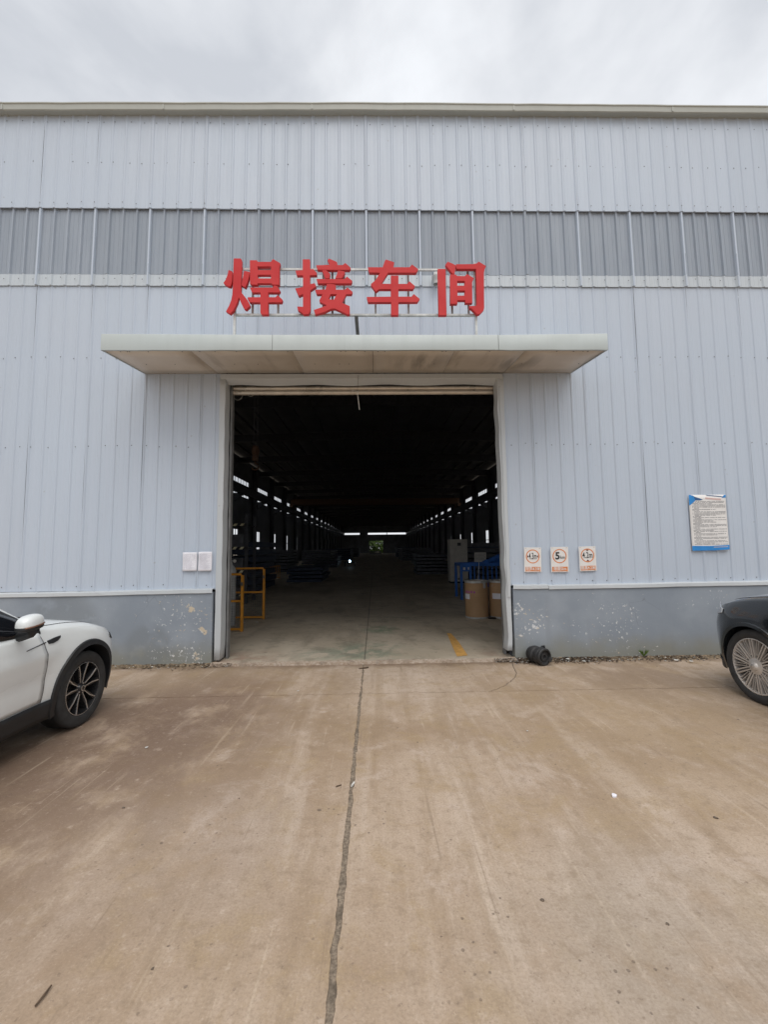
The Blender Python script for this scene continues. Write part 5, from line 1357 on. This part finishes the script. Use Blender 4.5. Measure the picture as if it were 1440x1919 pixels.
s0_, s1_ = on_ground(66, 1889), on_ground(96, 1850)
b = MB(); b.tube([(0, 0, 0), ((s1_-s0_).x*.5+.003, (s1_-s0_).y*.5, .002), (s1_.x-s0_.x, s1_.y-s0_.y, .0)], [.004, .005, .0035], 6)
o = b.build('twig', M['wood']); o.location = (s0_.x, s0_.y, .008); single(o, 'dark straight twig lying in the lower left foreground', 'twig')
a, c = on_ground(673, 1254), on_ground(691, 1252)
b = MB(); b.tube([(0, 0, 0), (c.x-a.x, c.y-a.y, 0)], [.006, .011], 6); o = b.build('twig', M['wood']); o.location = (a.x, a.y, .012); single(o, 'short dark twig lying across the top end of the joint', 'twig')
a, c = on_ground(630, 1475), on_ground(640, 1472)
b = MB(); b.tube([(0, 0, 0), (c.x-a.x, c.y-a.y, 0)], .004, 6); o = b.build('twig', M['wood']); o.location = (a.x, a.y, .006); single(o, 'tiny brown twig just left of the long joint', 'twig')
a, c = on_ground(659, 1474), on_ground(664, 1467)
b = MB(); b.tube([(0, 0, 0), (c.x-a.x, c.y-a.y, 0)], .007, 8); o = b.build('cigarette_butt', M['pale']); o.location = (a.x, a.y, .004); single(o, 'white cigarette butt lying in the long joint', 'cigarette butt')
scrap('white_pebble', on_ground(1152, 1493), .022, M['paper'], 'bright white pebble in the right foreground', 'pebble', 5, .0, None, .5)
for i, (px, py, sz, lab) in enumerate(((559, 1295, .015, 'small white scrap just above the transverse joint'), (275, 1401, .020, 'pale scrap on the brown stain by the white car'), (989, 1370, .013, 'tiny pale scrap right of centre in the yard'))):
    scrap('paper_scrap', on_ground(px, py), sz, M['pale'], lab, 'scrap', 30+i)
for i, (px, py, sz, lab) in enumerate(((1017, 1687, .03, 'dark stone chip in the middle of the right slab'), (1252, 1732, .024, 'dark stone chip at the lower right of the yard'), (1343, 1533, .040, 'flat dark stone chip near the right frame edge'), (286, 1815, .020, 'dark stone chip in the lower left yard'), (231, 1514, .030, 'dark stone chip left of centre in the yard'), (838, 1247, .020, 'dark pebble just outside the doorway'), (783, 1391, .022, 'dark stone chip right of the joint'), (448, 1496, .016, 'tiny dark chip on the left slab'))):
    scrap('stone_chip', on_ground(px, py), sz*.42, M['stone'], lab, 'stone', 50+i, 0, 'stone chips on the yard', .30)

# litter along the foot of the wall
r = random.Random(77); lt = MB()
def bit(mb, x, y, z, s_, mi=0):
    a = r.uniform(0, 6.3); ca, sa = math.cos(a)*s_, math.sin(a)*s_; t = r.uniform(-.4, .4)*s_
    mb.add([(x-ca, y-sa, z), (x+sa*.45, y-ca*.45, z+t*.6+.2*s_), (x+ca, y+sa, z+t), (x-sa*.45, y+ca*.45, z+.3*s_)], [(0, 1, 2), (0, 2, 3)], mi)
for i in range(2200):
    seg = r.choice(((-4.4, -2.4), (2.02, 2.25), (2.05, 2.9), (2.6, 3.5), (3.0, 4.3), (3.2, 5.4), (2.75, 3.3), (4.2, 4.9)))
    x = r.uniform(*seg); y = -.06-abs(r.gauss(0, .09)); z = max(.004, .045*(1-min(1, (-y-.02)/.15))**1.3+.004)
    bit(lt, x, y, z, r.uniform(.006, .024), 0 if r.random() < .78 else (1 if r.random() < .45 else 2))
for i in range(420):
    x = r.uniform(1.75, 2.2) if i < 300 else r.uniform(-2.5, -2.1); bit(lt, x, -.10-abs(r.gauss(0, .05)), .04 if r.random() < .5 else .012, r.uniform(.006, .022), 0 if r.random() < .8 else 1)
lt.build('leaf_litter', [M['leaf'], M['pale'], M['darksteel']], kind='stuff')
for i, (px, py, sz, lab) in enumerate(((966, 1231, .045, 'crumpled white paper scrap at the foot of the right door casing'), (1065, 1234, .055, 'grey-white torn scrap by the wall right of the rubber bellows'), (1095, 1238, .05, 'pale crumpled scrap among leaves below the right wall'), (1268, 1236, .07, 'pale flat scrap near the black car below the wall'), (1296, 1238, .05, 'small pale scrap closest to the black car'), (990, 1237, .03, 'reddish-white chip beside the rubber bellows'))):
    p = on_ground(px, py, .03); scrap('paper_scrap', (p.x, p.y, .02), sz*.7, M['pale'], lab, 'scrap', 80+i, .004, None, .12)
# a weed sprouting from the wall foot
wp_ = on_ground(1196, 1229)
wd = thing('weed', 'small green weed sprouting at the foot of the right wall', 'plant', (wp_.x, -.075, .03))
b = MB(); rr = random.Random(8)
for i in range(16):
    a = rr.uniform(0, 6.3); l = rr.uniform(.06, .13); dx, dy = math.cos(a)*l*.6, -abs(math.sin(a))*l*.4; b.add([(-.004, 0, 0), (.004, 0, 0), (dx+.006, dy, l*.7), (dx*1.3, dy*1.3, l), (dx-.006, dy, l*.7)], [(0, 1, 2, 3, 4)])
b.build('blades', M['green'], wd)

# ================================================================== TREES BEYOND THE FAR DOOR
def tree(loc, h, rad, label, seed):
    rr = random.Random(seed); t = thing('tree', label, 'tree', loc, 0, 'trees beyond the far doorway')
    b = MB(); b.tube([(0, 0, -.2), (.1, 0, h*.3), (.0, .1, h*.7)], [.18, .13, .05], 8)
    for k_ in range(5):
        a = k_*1.3; b.tube([(.05, 0, h*(.25+.08*k_)), (math.cos(a)*rad*.6, math.sin(a)*rad*.6, h*(.45+.08*k_))], [.06, .02], 6)
    b.build('trunk', M['bark'], t, smooth=True)
    b = MB(); cl = [(rr.uniform(-rad, rad)*.8, rr.uniform(-rad, rad)*.8, h*rr.uniform(.06, .95), rr.uniform(.5, 1.1)) for _ in range(40)]
    for cx_, cy_, cz_, cr in cl:
        for _ in range(70):
            v = Vector((rr.gauss(0, 1), rr.gauss(0, 1), rr.gauss(0, .8))).normalized()*cr*rr.uniform(.5, 1); p = Vector((cx_, cy_, cz_))+v
            u = Vector((rr.uniform(-1, 1), rr.uniform(-1, 1), rr.uniform(-1, 1))).normalized()*.24; w_ = u.orthogonal().normalized()*.14
            b.add([p-u, p+w_, p+u, p-w_], [(0, 1, 2, 3)])
    b.build('crown', M['green'], t)
for x, y, h, rd, lab in ((-1.8, 128, 4.9, 2.6, 'left bright green tree outside the far doorway'), (1.6, 130, 5.2, 2.8, 'middle bright green tree outside the far doorway'), (4.5, 129, 4.8, 2.4, 'right bright green tree outside the far doorway')):
    tree((x, y, -.15), h, rd, lab, int(y))
